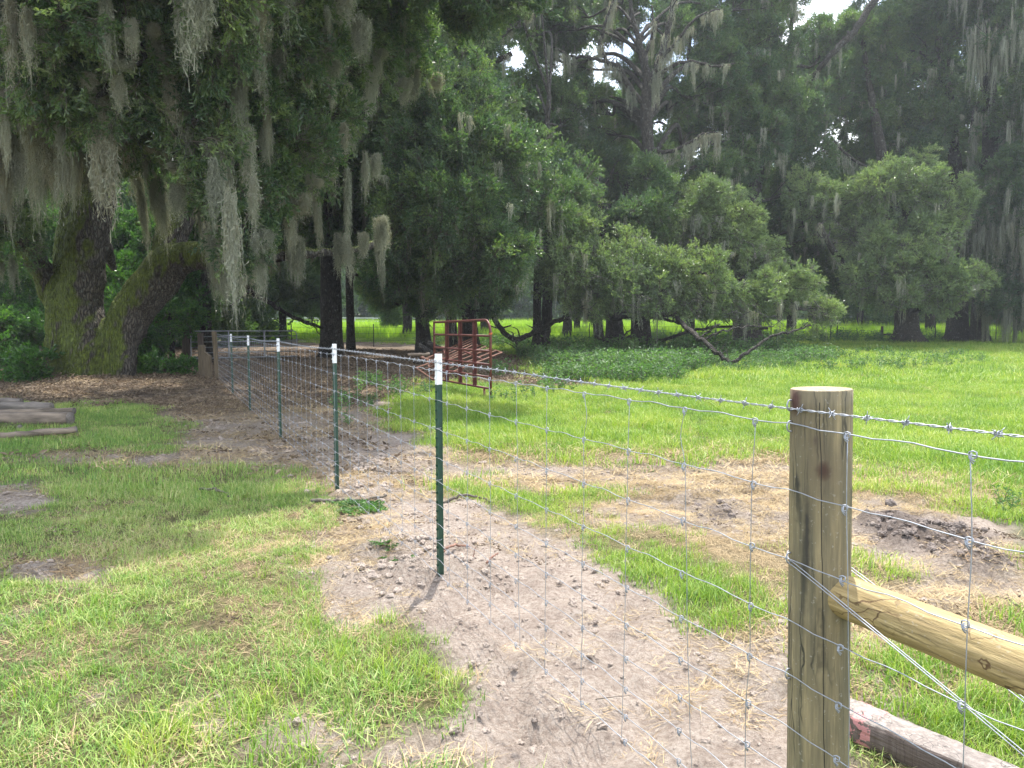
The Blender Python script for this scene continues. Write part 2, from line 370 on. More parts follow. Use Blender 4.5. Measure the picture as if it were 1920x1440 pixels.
# tangential coordinate on the face towards the camera, for the long crack
tx = mth(pn, 'ADD', mth(pn, 'MULTIPLY', sx.outputs[0], -math.sin(PA)), mth(pn, 'MULTIPLY', sx.outputs[1], math.cos(PA)))
fr = mth(pn, 'ADD', mth(pn, 'MULTIPLY', sx.outputs[0], math.cos(PA)), mth(pn, 'MULTIPLY', sx.outputs[1], math.sin(PA)))
wv = N(pn, 'TexNoise', Scale=3.0, Detail=3, noise_dimensions='1D'); pn.links.new(sx.outputs[2], wv.inputs['W'])
off = mth(pn, 'MULTIPLY_ADD', wv.outputs[0], .012, mth(pn, 'MULTIPLY_ADD', sx.outputs[2], .022, -.048 + .016))
dd = mth(pn, 'ABSOLUTE', mth(pn, 'ADD', tx, off))
crack = mth(pn, 'MULTIPLY', mth(pn, 'LESS_THAN', dd, .0011), mth(pn, 'GREATER_THAN', fr, 0))
crack = mth(pn, 'MULTIPLY', crack, mth(pn, 'LESS_THAN', sx.outputs[2], 1.345))
col = mix(pn, crack, col, (.015, .012, .008)); pn.links.new(col, pb.inputs['Base Color'])
RAILW, rn, rc, rb = postwood('yellow_pine_rail', (.36, .275, .13), (.24, .18, .085), (.50, .395, .20))
v = N(rn, 'TexVoronoi', Scale=9, feature='DISTANCE_TO_EDGE'); mp = N(rn, 'Mapping'); mp.inputs['Scale'].default_value = (1.6, 1.6, .35)
tc2 = N(rn, 'TexCoord'); nz = N(rn, 'TexNoise', Scale=6, Detail=5); rn.links.new(tc2.outputs['Object'], nz.inputs['Vector'])
va = N(rn, 'VectorMath', operation='MULTIPLY_ADD'); va.inputs[1].default_value = (.10, .10, .16); rn.links.new(nz.outputs['Color'], va.inputs[0]); rn.links.new(tc2.outputs['Object'], va.inputs[2])
rn.links.new(va.outputs[0], mp.inputs[0]); rn.links.new(mp.outputs[0], v.inputs['Vector'])
msk = ramp(rn, noise(rn, 5, 3), [(.38, (0, 0, 0)), (.5, (1, 1, 1))])
ck = ramp(rn, v.outputs['Distance'], [(.006, (1, 1, 1)), (.016, (0, 0, 0))]); ck = mix(rn, 1.0, ck, msk, 'MULTIPLY')
rn.links.new(mix(rn, ck, mix(rn, .55, rc, ramp(rn, noise(rn, 14, 6, stretch=(1.5, 1.5, .35)), [(.35, (.5, .42, .3)), (.6, (1.15, 1.12, 1.05))]), 'MULTIPLY'), (.10, .055, .02)), rb.inputs['Base Color'])
rn.links.new(bump(rn, noise(rn, 16, 6, stretch=(2, 2, .3)), .9, .012), rb.inputs['Normal'])
TOPW, tn, tcc, tb = postwood('sawn_end', (.36, .28, .17), (.22, .17, .105), (.46, .38, .25))
OLDP, on_, oc, ob = postwood('weathered_timber', (.23, .195, .175), (.10, .085, .075), (.38, .34, .31))
POSTB = simple('brown_post_wood', (.13, .10, .065), .85, 0, .35, 5, .5, .006, (5, 5, .6))
POSTD = simple('dark_post_wood', (.075, .055, .042), .9, 0, .35, 5, .5, .006, (5, 5, .6))

# ------------------------------------------------------------------ ground
def mth_(n, a, v):
    q = N(n, 'Math', operation='MULTIPLY'); n.links.new(a, q.inputs[0]); q.inputs[1].default_value = v; return q.outputs[0]
def ground_mat():
    m, n, out = mat('ground'); b = N(n, 'BsdfPrincipled', Roughness=.95); b.inputs['Specular IOR Level'].default_value = .15
    A = lambda k: N(n, 'Attribute', attribute_name=k).outputs['Fac']
    fine = noise(n, 38, 8, rough=.7); med = noise(n, 3.5, 6, rough=.6); big = noise(n, .7, 4); vf = noise(n, 160, 4, rough=.7)
    sand = ramp(n, fine, [(.28, (.255, .195, .16)), (.5, (.45, .375, .315)), (.72, (.59, .515, .45))])
    sand = mix(n, ramp(n, med, [(.42, (0, 0, 0)), (.72, (.6, .6, .6))]), sand, mix(n, fine, (.16, .12, .10), (.30, .235, .19)))
    mud = ramp(n, fine, [(.3, (.07, .055, .05)), (.7, (.19, .155, .135))])
    lit = ramp(n, fine, [(.3, (.045, .034, .025)), (.5, (.11, .083, .06)), (.72, (.25, .195, .14))])
    lit = mix(n, ramp(n, med, [(.45, (0, 0, 0)), (.65, (1, 1, 1))]), lit, mix(n, fine, (.20, .15, .11), (.36, .29, .22)))
    thatch = ramp(n, fine, [(.3, (.05, .055, .02)), (.5, (.13, .12, .055)), (.72, (.28, .24, .13))])
    turf = ramp(n, fine, [(.3, (.03, .06, .012)), (.7, (.10, .16, .03))])
    c = mix(n, A('lush'), thatch, turf)
    c = mix(n, A('dry'), c, ramp(n, fine, [(.3, (.12, .085, .05)), (.5, (.27, .20, .13)), (.72, (.44, .35, .23))]))
    sand = mix(n, mth_(n, A('dry'), .62), sand, ramp(n, fine, [(.3, (.135, .11, .085)), (.5, (.28, .235, .185)), (.72, (.44, .385, .31))]))
    c = mix(n, A('dirt'), c, sand); c = mix(n, A('litter'), c, lit); c = mix(n, A('mud'), c, mud)
    n.links.new(c, b.inputs['Base Color'])
    nb = bump(n, med, .5, .05); nb = bump(n, fine, 1.0, .055, nb); n.links.new(bump(n, vf, .9, .010, nb), b.inputs['Normal'])
    n.links.new(b.outputs[0], out.inputs[0]); return m
nx, ny = 420, 560
tx_ = np.linspace(-1, 1, nx); xs = np.sinh(tx_ * 6.2) / np.sinh(6.2) * 420
xs = np.sign(tx_) * (np.abs(tx_) ** 1 * 7.5) + np.sinh(tx_ * 7) / np.sinh(7) * 420
ty = np.linspace(0, 1, ny); ys = -6 + ty * 14 + (np.exp(ty * 6.2) - 1) / (np.exp(6.2) - 1) * 600
X, Y = np.meshgrid(xs, ys); Xf, Yf = X.ravel(), Y.ravel(); Zf = gz(Xf, Yf)
idx = np.arange(nx * ny).reshape(ny, nx)
F = np.stack((idx[:-1, :-1], idx[:-1, 1:], idx[1:, 1:], idx[1:, :-1]), -1).reshape(-1, 4)
gm = mesh_np('ground', np.stack((Xf, Yf, Zf), 1), F, ground_mat())
def setattr_f(me, k, v):
    a = me.attributes.new(k, 'FLOAT', 'POINT'); a.data.foreach_set('value', np.asarray(v, np.float32))
def dry(x, y): return np.clip(blobs(DRY, x, y) + (fbm(x * 1.7, y * 1.7, 51, 4) - .5) * 1.2, 0, 1)
def litter(x, y): 
    base = blobs(LIT, x, y)
    return np.clip(sst(base + (fbm(x * 1.2, y * 1.2, 61, 4) - .5) * .8, .35, .8), 0, 1)
def lush(x, y): return np.clip(sst(x + .46 * (y - 4.5), -.2, 1.6), 0, 1) * (1 - sst(-x, 6, 9) * .5)
setattr_f(gm, 'dirt', dirt(Xf, Yf)); setattr_f(gm, 'dry', dry(Xf, Yf) * .85); setattr_f(gm, 'litter', litter(Xf, Yf)); setattr_f(gm, 'lush', lush(Xf, Yf))
setattr_f(gm, 'mud', np.clip(clodm(Xf, Yf) * (.25 + .75 * (Xf > 1)) * (.4 + fbm(Xf * 6, Yf * 6, 71, 3)), 0, .85))
ground = bpy.data.objects.new('ground', gm); link(ground); ground['kind'] = 'structure'

# ------------------------------------------------------------------ humid summer air
hzb = MB(); hzb.box((0, 300, 20), (870, 680, 44)); hz_m, hn, ho = mat('haze_air')
pv = N(hn, 'VolumePrincipled'); pv.inputs['Density'].default_value = .0007; pv.inputs['Color'].default_value = (.86, .93, 1, 1); pv.inputs['Anisotropy'].default_value = .35
hn.links.new(pv.outputs[0], ho.inputs['Volume'])
haze = hzb.build('haze', hz_m, None, False); haze['kind'] = 'stuff'
cy.volume_bounces = 0
# ------------------------------------------------------------------ scatter by instances (uncountable stuff only)
_src = {}
def source(name, me):
    o = bpy.data.objects.new(name, me); return o       # stays unlinked: only a mesh source
def gn_group(srcs):
    key = tuple(o.name for o in srcs)
    if key in _src: return _src[key]
    g = bpy.data.node_groups.new('scatter', 'GeometryNodeTree')
    g.interface.new_socket('Geometry', in_out='INPUT', socket_type='NodeSocketGeometry')
    g.interface.new_socket('Geometry', in_out='OUTPUT', socket_type='NodeSocketGeometry')
    gi = g.nodes.new('NodeGroupInput'); go = g.nodes.new('NodeGroupOutput')
    j = g.nodes.new('GeometryNodeJoinGeometry')
    for o in srcs:
        q = g.nodes.new('GeometryNodeObjectInfo'); q.inputs[0].default_value = o; q.inputs['As Instance'].default_value = True
        g.links.new(q.outputs['Geometry'], j.inputs[0])
    iop = g.nodes.new('GeometryNodeInstanceOnPoints')
    def att(nm, ty):
        q = g.nodes.new('GeometryNodeInputNamedAttribute'); q.data_type = ty; q.inputs[0].default_value = nm; return q.outputs[0]
    e2r = g.nodes.new('FunctionNodeEulerToRotation'); g.links.new(att('rot', 'FLOAT_VECTOR'), e2r.inputs[0])
    g.links.new(gi.outputs[0], iop.inputs['Points']); g.links.new(j.outputs[0], iop.inputs['Instance'])
    iop.inputs['Pick Instance'].default_value = True
    g.links.new(att('idx', 'INT'), iop.inputs['Instance Index']); g.links.new(e2r.outputs[0], iop.inputs['Rotation'])
    g.links.new(att('scl', 'FLOAT_VECTOR'), iop.inputs['Scale']); g.links.new(iop.outputs[0], go.inputs[0])
    _src[key] = g; return g
NINST = 0
def scatter(name, pts, rot, scl, srcs, parent=None, off=(0, 0, 0), label=None, cat=None, group=None):
    global NINST
    n = len(pts); NINST += n
    if n == 0: return None
    scl = np.asarray(scl, float)
    if scl.ndim == 1: scl = np.repeat(scl[:, None], 3, 1)
    me = bpy.data.meshes.new(name); me.vertices.add(n); me.vertices.foreach_set('co', (np.asarray(pts) - np.asarray(off)).astype(np.float32).ravel())
    for k, v in (('rot', rot), ('scl', scl)):
        a = me.attributes.new(k, 'FLOAT_VECTOR', 'POINT'); a.data.foreach_set('vector', np.asarray(v, np.float32).ravel())
    a = me.attributes.new('idx', 'INT', 'POINT'); a.data.foreach_set('value', rng.integers(0, len(srcs), n).astype(np.int32))
    o = bpy.data.objects.new(name, me); link(o, parent); o['kind'] = 'stuff'
    tag(o, label, cat, group)
    md = o.modifiers.new('scatter', 'NODES'); md.node_group = gn_group(srcs); return o
def align(d, spin=True):
    """euler angles turning +Z to directions d"""
    d = d / (np.linalg.norm(d, axis=1)[:, None] + 1e-9)
    out = np.empty_like(d)
    sp = rng.uniform(0, 6.283, len(d))
    # R = Rz(b) Ry(a) Rz(spin): build matrix, then XYZ euler
    a = np.arccos(np.clip(d[:, 2], -1, 1)); b = np.arctan2(d[:, 1], d[:, 0])
    ca, sa, cb, sb, cs, ss = np.cos(a), np.sin(a), np.cos(b), np.sin(b), np.cos(sp), np.sin(sp)
    r00 = cb * ca * cs - sb * ss; r10 = sb * ca * cs + cb * ss; r20 = -sa * cs
    r21 = sa * ss; r22 = ca
    out[:, 1] = -np.arcsin(np.clip(r20, -1, 1)); out[:, 0] = np.arctan2(r21, r22); out[:, 2] = np.arctan2(r10, r00)
    return out

def leaves_mesh(name, P0, D, L, Wd, mt, fold=.25, quad=False, twigs=None, curl=0.0):
    """many leaves at P0 pointing along D, length L, width Wd"""
    n = len(P0); D = D / np.linalg.norm(D, axis=1)[:, None]
    r = rng.normal(size=(n, 3)); S = np.cross(D, r); S /= np.linalg.norm(S, axis=1)[:, None]; U = np.cross(S, D)
    L = L[:, None]; Wd = Wd[:, None]
    if quad:
        V = np.stack((P0, P0 + D * L * .45 + S * Wd * .5 + U * Wd * fold, P0 + D * L - U * L * curl, P0 + D * L * .45 - S * Wd * .5 + U * Wd * fold), 1).reshape(-1, 3)
        F = np.arange(n * 4).reshape(n, 4); k = 4
    else:
        up = U * Wd * fold
        V = np.stack((P0, P0 + D * L * .3 + S * Wd * .42 + up, P0 + D * L * .72 + S * Wd * .4 + up - U * L * curl * .5, P0 + D * L - U * L * curl,
                      P0 + D * L * .72 - S * Wd * .4 + up - U * L * curl * .5, P0 + D * L * .3 - S * Wd * .42 + up), 1).reshape(-1, 3)
        b = np.arange(n)[:, None] * 6
        F = np.concatenate((b + np.array([[0, 1, 2, 3]]), b + np.array([[0, 3, 4, 5]])), 0); k = 6
    tint = np.repeat(rng.uniform(0, 1, n), k)
    nl = len(F)
    mats = [mt]
    if twigs:
        mb = MB()
        for (p, q, rr) in twigs:
            mb.tube([p, (np.asarray(p) + q) / 2 + rng.normal(0, .01, 3), q], [rr, rr * .8, rr * .5], 3, False)
        TV = np.vstack(mb.v); TF = np.array(mb.f) + len(V)
        V = np.vstack((V, TV)); F = np.vstack((F, TF)); tint = np.concatenate((tint, np.full(len(TV), .5))); mats.append(BARK_TWIG)
    me = mesh_np(name, V, F, mats[0], smooth=False)
    if len(mats) > 1:
        me.materials.append(mats[1]); mi = np.zeros(len(F), np.int32); mi[nl:] = 1; me.polygons.foreach_set('material_index', mi)
    setattr_f(me, 'tint', tint); return me
def spray(name, mt, size=.6, ntw=9, per=7, ll=.07, lw=.026, quad=False, tw=True, spread=1.0):
    P0, D, tws = [], [], []
    tws.append(((0, 0, -.25 * size), (0, 0, .5 * size), .006 * size / .6))
    for i in range(ntw):
        t0 = rng.uniform(0, .5) * size; a = rng.uniform(0, 6.283); e = rng.uniform(.25, 1.25) * spread
        d = np.array((math.sin(e) * math.cos(a), math.sin(e) * math.sin(a), math.cos(e) * .9)); ln = size * rng.uniform(.3, .6)
        s = np.array((0, 0, t0 - .2 * size)); q = s + d * ln
        tws.append((tuple(s), tuple(q), .0035 * size / .6))
        for k in range(per):
            u = rng.uniform(.35, 1.02); P0.append(s + d * ln * u + rng.normal(0, .012 * size, 3))
            D.append(d * .9 + rng.normal(0, .55, 3) + np.array((0, 0, .25)))
    n = len(P0)
    return source(name, leaves_mesh(name, np.array(P0), np.array(D), ll * rng.uniform(.7, 1.25, n), lw * rng.uniform(.75, 1.2, n), mt, .2, quad, tws if tw else None, .1))
S_NEAR = [spray('leaf_spray_near', m_, .55, 11, 8, .080, .029) for m_ in (LEAF_DARK, LEAF_DARK, LEAF_DARK, LEAF_LIT)]
S_MID = [spray('leaf_spray_mid', LEAF_DARK, .9, 20, 11, .10, .042, True) for _ in range(4)]
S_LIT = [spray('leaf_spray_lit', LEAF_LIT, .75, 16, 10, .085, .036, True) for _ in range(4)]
S_FAR = [spray('leaf_spray_far', LEAF_FAR, 1.0, 18, 8, .17, .085, True, False) for _ in range(3)]
S_SHRUB = [spray('leaf_spray_shrub', LEAF_SHRUB, .7, 12, 8, .11, .05) for _ in range(3)]

def moss_mesh(name, n=110, wid=.16, ln=1.0, sw=.0055, seg=9, fr=4):
    V, F, T = [], [], []; c = 0
    lob = [(rng.uniform(-.7, .7) * wid, rng.uniform(-.7, .7) * wid, rng.uniform(.45, 1.0)) for _ in range(5)]
    for i in range(n):
        lx, ly, ll = lob[int(rng.integers(0, 5))]; a = rng.uniform(0, 6.283); r = wid * .42 * math.sqrt(rng.uniform()); p = np.array((lx + r * math.cos(a), ly + r * math.sin(a), rng.uniform(-.5, .04) * ln * ll * rng.uniform(0, 1)))
        L = ln * ll * rng.uniform(.2, .8) + .06; a2 = rng.uniform(0, 3.14); s = np.array((math.cos(a2), math.sin(a2), 0)) * sw
        t = rng.uniform(); drift = np.array((lx - p[0], ly - p[1], 0)) * .8 / seg
        for k in range(seg + 1):
            wv_ = s * (1 - .6 * k / seg); V += [p - wv_, p + wv_]; T += [t, t]
            p = p + drift + np.array((rng.normal(0, .018), rng.normal(0, .018), -L / seg * rng.uniform(.6, 1.4)))
            if k < seg: F.append((c + 2 * k, c + 2 * k + 1, c + 2 * k + 3, c + 2 * k + 2))
        for k in range(fr):      # curls sticking out
            q = np.array(V[c + 2 * int(rng.integers(0, seg))]); d = rng.normal(0, .032, 3); d[2] -= .015
            e = len(V); V += [q, q + np.array((0, 0, sw * 1.3)), q + d + rng.normal(0, .008, 3), q + d * 1.1 - np.array((0, 0, sw))]; T += [t] * 4; F.append((e, e + 2, e + 3, e + 1))
        c = len(V)
    me = mesh_np(name, V, F, MOSS, False); setattr_f(me, 'tint', T); return me
MOSSM = [moss_mesh('moss_strands', 260, .17, 1.0, .0034, 11, 8), moss_mesh('moss_strands', 190, .10, 1.1, .0034, 12, 8), moss_mesh('moss_strands', 300, .24, .9, .0034, 10, 8)]
S_MOSS = [source('moss_source', m) for m in MOSSM]
S_MOSSF = [source('moss_far_source', moss_mesh('moss_strands_far', 34, w_, 1.0, .010, 8)) for w_ in (.10, .16, .24)]

# ------------------------------------------------------------------ trees
def lobe_points(c, r, n, sub=None, bottom=-.35):
    """points and outward directions on an uneven, lumpy crown lobe made of sub-lobes"""
    c = np.asarray(c, float); r3 = np.array((r, r, r * .9)) if np.isscalar(r) else np.asarray(r, float)
    ns = sub or max(5, int(7 + r3[0] * 2.5)); pts, dirs = [], []
    per = n // ns + 1
    for i in range(ns):
        d = rng.normal(size=3); d /= np.linalg.norm(d)
        sc_ = c + d * r3 * rng.uniform(.35, .85); sr = r3 * rng.uniform(.26, .52) * np.array((1, 1, rng.uniform(.8, 1.5)))
        q = rng.normal(size=(per, 3)); q /= np.linalg.norm(q, axis=1)[:, None]
        rad = rng.uniform(.25, 1.0, per) ** .6 * rng.uniform(.8, 1.25, per)
        p = sc_ + q * sr * rad[:, None]
        keep = fbm((p[:, 0] + p[:, 2] * .7) * 1.1 + 7 * i, (p[:, 1] - p[:, 2]) * 1.1, 81, 2) > .42
        st = rng.uniform(0, 1, per) < .05; p[st] += q[st] * sr * rng.uniform(.25, .7, (int(st.sum()), 1))
        pts.append(p[keep]); dirs.append((q * .8 + (p - c) / r3 * .5)[keep] + np.array((0, 0, .15)) + rng.normal(0, .35, (int(keep.sum()), 3)))
    return np.vstack(pts), np.vstack(dirs)
def branchlets(mb, c, r, root, n, rad=.03, dead=0):
    for i in range(n):
        d = rng.normal(size=3); d /= np.linalg.norm(d); d[2] = abs(d[2]) * .6 - (.35 if dead else 0)
        e = np.asarray(c) + d * r * rng.uniform(.6, .95); m = (root + e) / 2 + rng.normal(0, .15 * r, 3)
        mb.tube(spline([root, m, e], 4), np.linspace(rad, rad * .25, 9), 4, False)
        for k in range(2):
            t = e + rng.normal(0, .25 * r, 3); mb.tube(spline([m, (m + t) / 2 + rng.normal(0, .08 * r, 3), t], 3), np.linspace(rad * .5, rad * .15, 7), 3, False)
def limb(mb, pts, r0, r1, n=8, wob=.0):
    p = spline(pts, 6)
    if wob: p[1:-1] += rng.normal(0, wob, (len(p) - 2, 3))
    mb.tube(p, np.linspace(r0, r1, len(p)) , n, True)
    return p
def oak(label, base, trunk, lobes, limbs=(), bark=BARK, spr=S_MID, dens=1.0, moss=0, flare=1.15, mossset=None, name='live_oak', cat='tree', group=None, mscale=(1.0, 2.2), lit=(), bl=3, sway=0.25, auto=True):
    """trunk: [(point, radius)]; lobes: [(px,py,Y,R)]; limbs: [([(px,py,Y)...], w0 m, w1 m)]"""
    b = np.asarray(base, float); root = thing(name, label, cat, b, 0, group)
    T = np.array([np.append(p, r) for p, r in trunk]); S = spline(T, 6)
    S[:3, 3] *= np.linspace(flare, 1.1, 3)
    mb = MB(); mb.tube(S[:, :3], S[:, 3], 14)
    # root flare
    for i in range(6):
        a = i * 1.05 + rng.uniform(0, .6); r0 = S[0, 3] * .55; q = S[0, :3] + np.array((math.cos(a), math.sin(a), 0)) * S[0, 3] * 1.1; q[2] = g1(q[0], q[1]) - .05
        mb.tube([S[0, :3] + (0, 0, S[0, 3] * 1.2), S[0, :3] * .5 + q * .5 + (0, 0, S[0, 3] * .35), q], [r0 * .6, r0 * .6, r0 * .3], 8)
    mb.build('trunk', bark, root, off=b)
    lm = MB(); LM = []; dt = MB()
    for pts, w0, w1 in limbs:
        l1 = MB(); limb(l1, [P(*q) for q in pts], w0, w1, 8, .03)
        pp_ = [P(*q) for q in pts]
        for k in range(len(pp_) * 2 - 2):
            f_ = rng.uniform(.3, 1) * (len(pp_) - 1); i_ = min(int(f_), len(pp_) - 2); s_ = pp_[i_] + (pp_[i_ + 1] - pp_[i_]) * (f_ - i_)
            d_ = rng.normal(0, 1, 3); d_[2] = abs(d_[2]) * .8 + .1; L0 = rng.uniform(.3, 1.0); e_ = s_ + d_ / np.linalg.norm(d_) * L0
            l1.tube(spline([s_, (s_ + e_) / 2 + rng.normal(0, .1, 3), e_], 4), np.linspace(w1 * .5, .006, 9), 4, False)
        l1.build('limb', bark, root, off=b)
        if moss:
            for k in range(rng.poisson(moss * 2.2 * (len(pp_) - 1))):
                f_ = rng.uniform(.05, 1) * (len(pp_) - 1); i_ = min(int(f_), len(pp_) - 2); q_ = pp_[i_] + (pp_[i_ + 1] - pp_[i_]) * (f_ - i_)
                if q_[2] > b[2] + 3.2: LM.append(q_)
    PT, DR, LP, LD, MP, MS = [], [], [], [], [], []
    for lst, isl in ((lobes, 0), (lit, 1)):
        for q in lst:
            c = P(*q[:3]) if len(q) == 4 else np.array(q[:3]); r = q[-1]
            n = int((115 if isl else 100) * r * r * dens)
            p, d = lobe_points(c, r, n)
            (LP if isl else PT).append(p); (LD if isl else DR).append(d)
            # a limb from the trunk to the lobe
            hs = S[:, 2]; zt = min(max(c[2] - .45 * np.linalg.norm(c[:2] - b[:2]) , b[2] + 1.8), hs[-1]); k = int(np.argmin(abs(hs - zt)))
            s = S[k, :3]; m1 = s + (c - s) * .35 + np.array((0, 0, .35 * (c[2] - s[2]) * .3 + .4)); m2 = s + (c - s) * .72 + rng.normal(0, sway, 3)
            dist = np.linalg.norm(c - s); r0 = min(S[k, 3] * .6, .05 + dist * .014)
            if auto: lm.tube(spline([s, m1 + rng.normal(0, sway, 3), m2, c], 5), np.linspace(r0, .035, 16), 6, False)
            branchlets(lm, c, r, m2 if auto else c - (0, 0, .4 * r), bl + int(r), .03)
            if isl:
                for k in range(9):      # bare pale twigs below and before the leaves
                    s_ = c + np.array((rng.uniform(-.6, .6) * r, rng.uniform(-.9, -.2) * r, rng.uniform(-.7, -.2) * r)); d_ = np.array((rng.normal(0, 1), rng.normal(0, .5), rng.uniform(-1.0, .3))); d_ *= rng.uniform(.4, 1.0) * r * .8 / np.linalg.norm(d_); e_ = s_ + d_
                    e_[2] = max(e_[2], g1(e_[0], e_[1]) + .15); dt.tube(spline([s_, (s_ + e_) / 2 + rng.normal(0, .1, 3), e_], 4), np.linspace(.018, .006, 9), 4, False)
                    for j in range(2): t_ = e_ + rng.normal(0, .22, 3); dt.tube([s_ * .4 + e_ * .6, (e_ + t_) / 2, t_], [.009, .007, .004], 3, False)
            if moss:
                nm = rng.poisson(2.4 * moss * r * r); a = rng.uniform(0, 6.283, nm); rr = r * np.sqrt(rng.uniform(0, 1, nm)) * .95
                MP.append(np.stack((c[0] + rr * np.cos(a), c[1] + rr * np.sin(a), c[2] + rng.uniform(-.55, .35, nm) * r), 1)); MS.append(rng.uniform(*mscale, nm))
    lm.build('branches', bark, root, off=b)['kind'] = 'stuff'
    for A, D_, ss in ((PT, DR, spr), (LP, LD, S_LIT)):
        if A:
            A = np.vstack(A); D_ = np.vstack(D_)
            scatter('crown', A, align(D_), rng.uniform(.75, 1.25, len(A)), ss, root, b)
    if dt.v: dt.build('bare_twigs', BARK_PALE, root, off=b)['kind'] = 'stuff'
    if LM: MP.append(np.array(LM)); MS.append(rng.uniform(*mscale, len(LM)))
    if MP:
        MP = np.vstack(MP); MS = np.concatenate(MS); n = len(MP)
        scatter('spanish_moss', MP, np.stack((rng.normal(0, .05, n), rng.normal(0, .05, n), rng.uniform(0, 6.28, n)), 1), np.stack((rng.uniform(.6, 1.3, n), rng.uniform(.6, 1.3, n), MS * rng.uniform(.35, 1.1, n)), 1), mossset or S_MOSSF, root, b)
    return root
def trunk_px(pts, Y):
    """[(px, py, width_px)] at distance Y; first point set on the ground"""
    out = []
    for i, (px, py, wd) in enumerate(pts):
        p = P(px, py, Y)
        if i == 0: p[2] = g1(p[0], p[1]) - .1
        out.append((p, wd / 2 * Y / FPX))
    return out[0][0] + np.array((0, 0, .1)), out
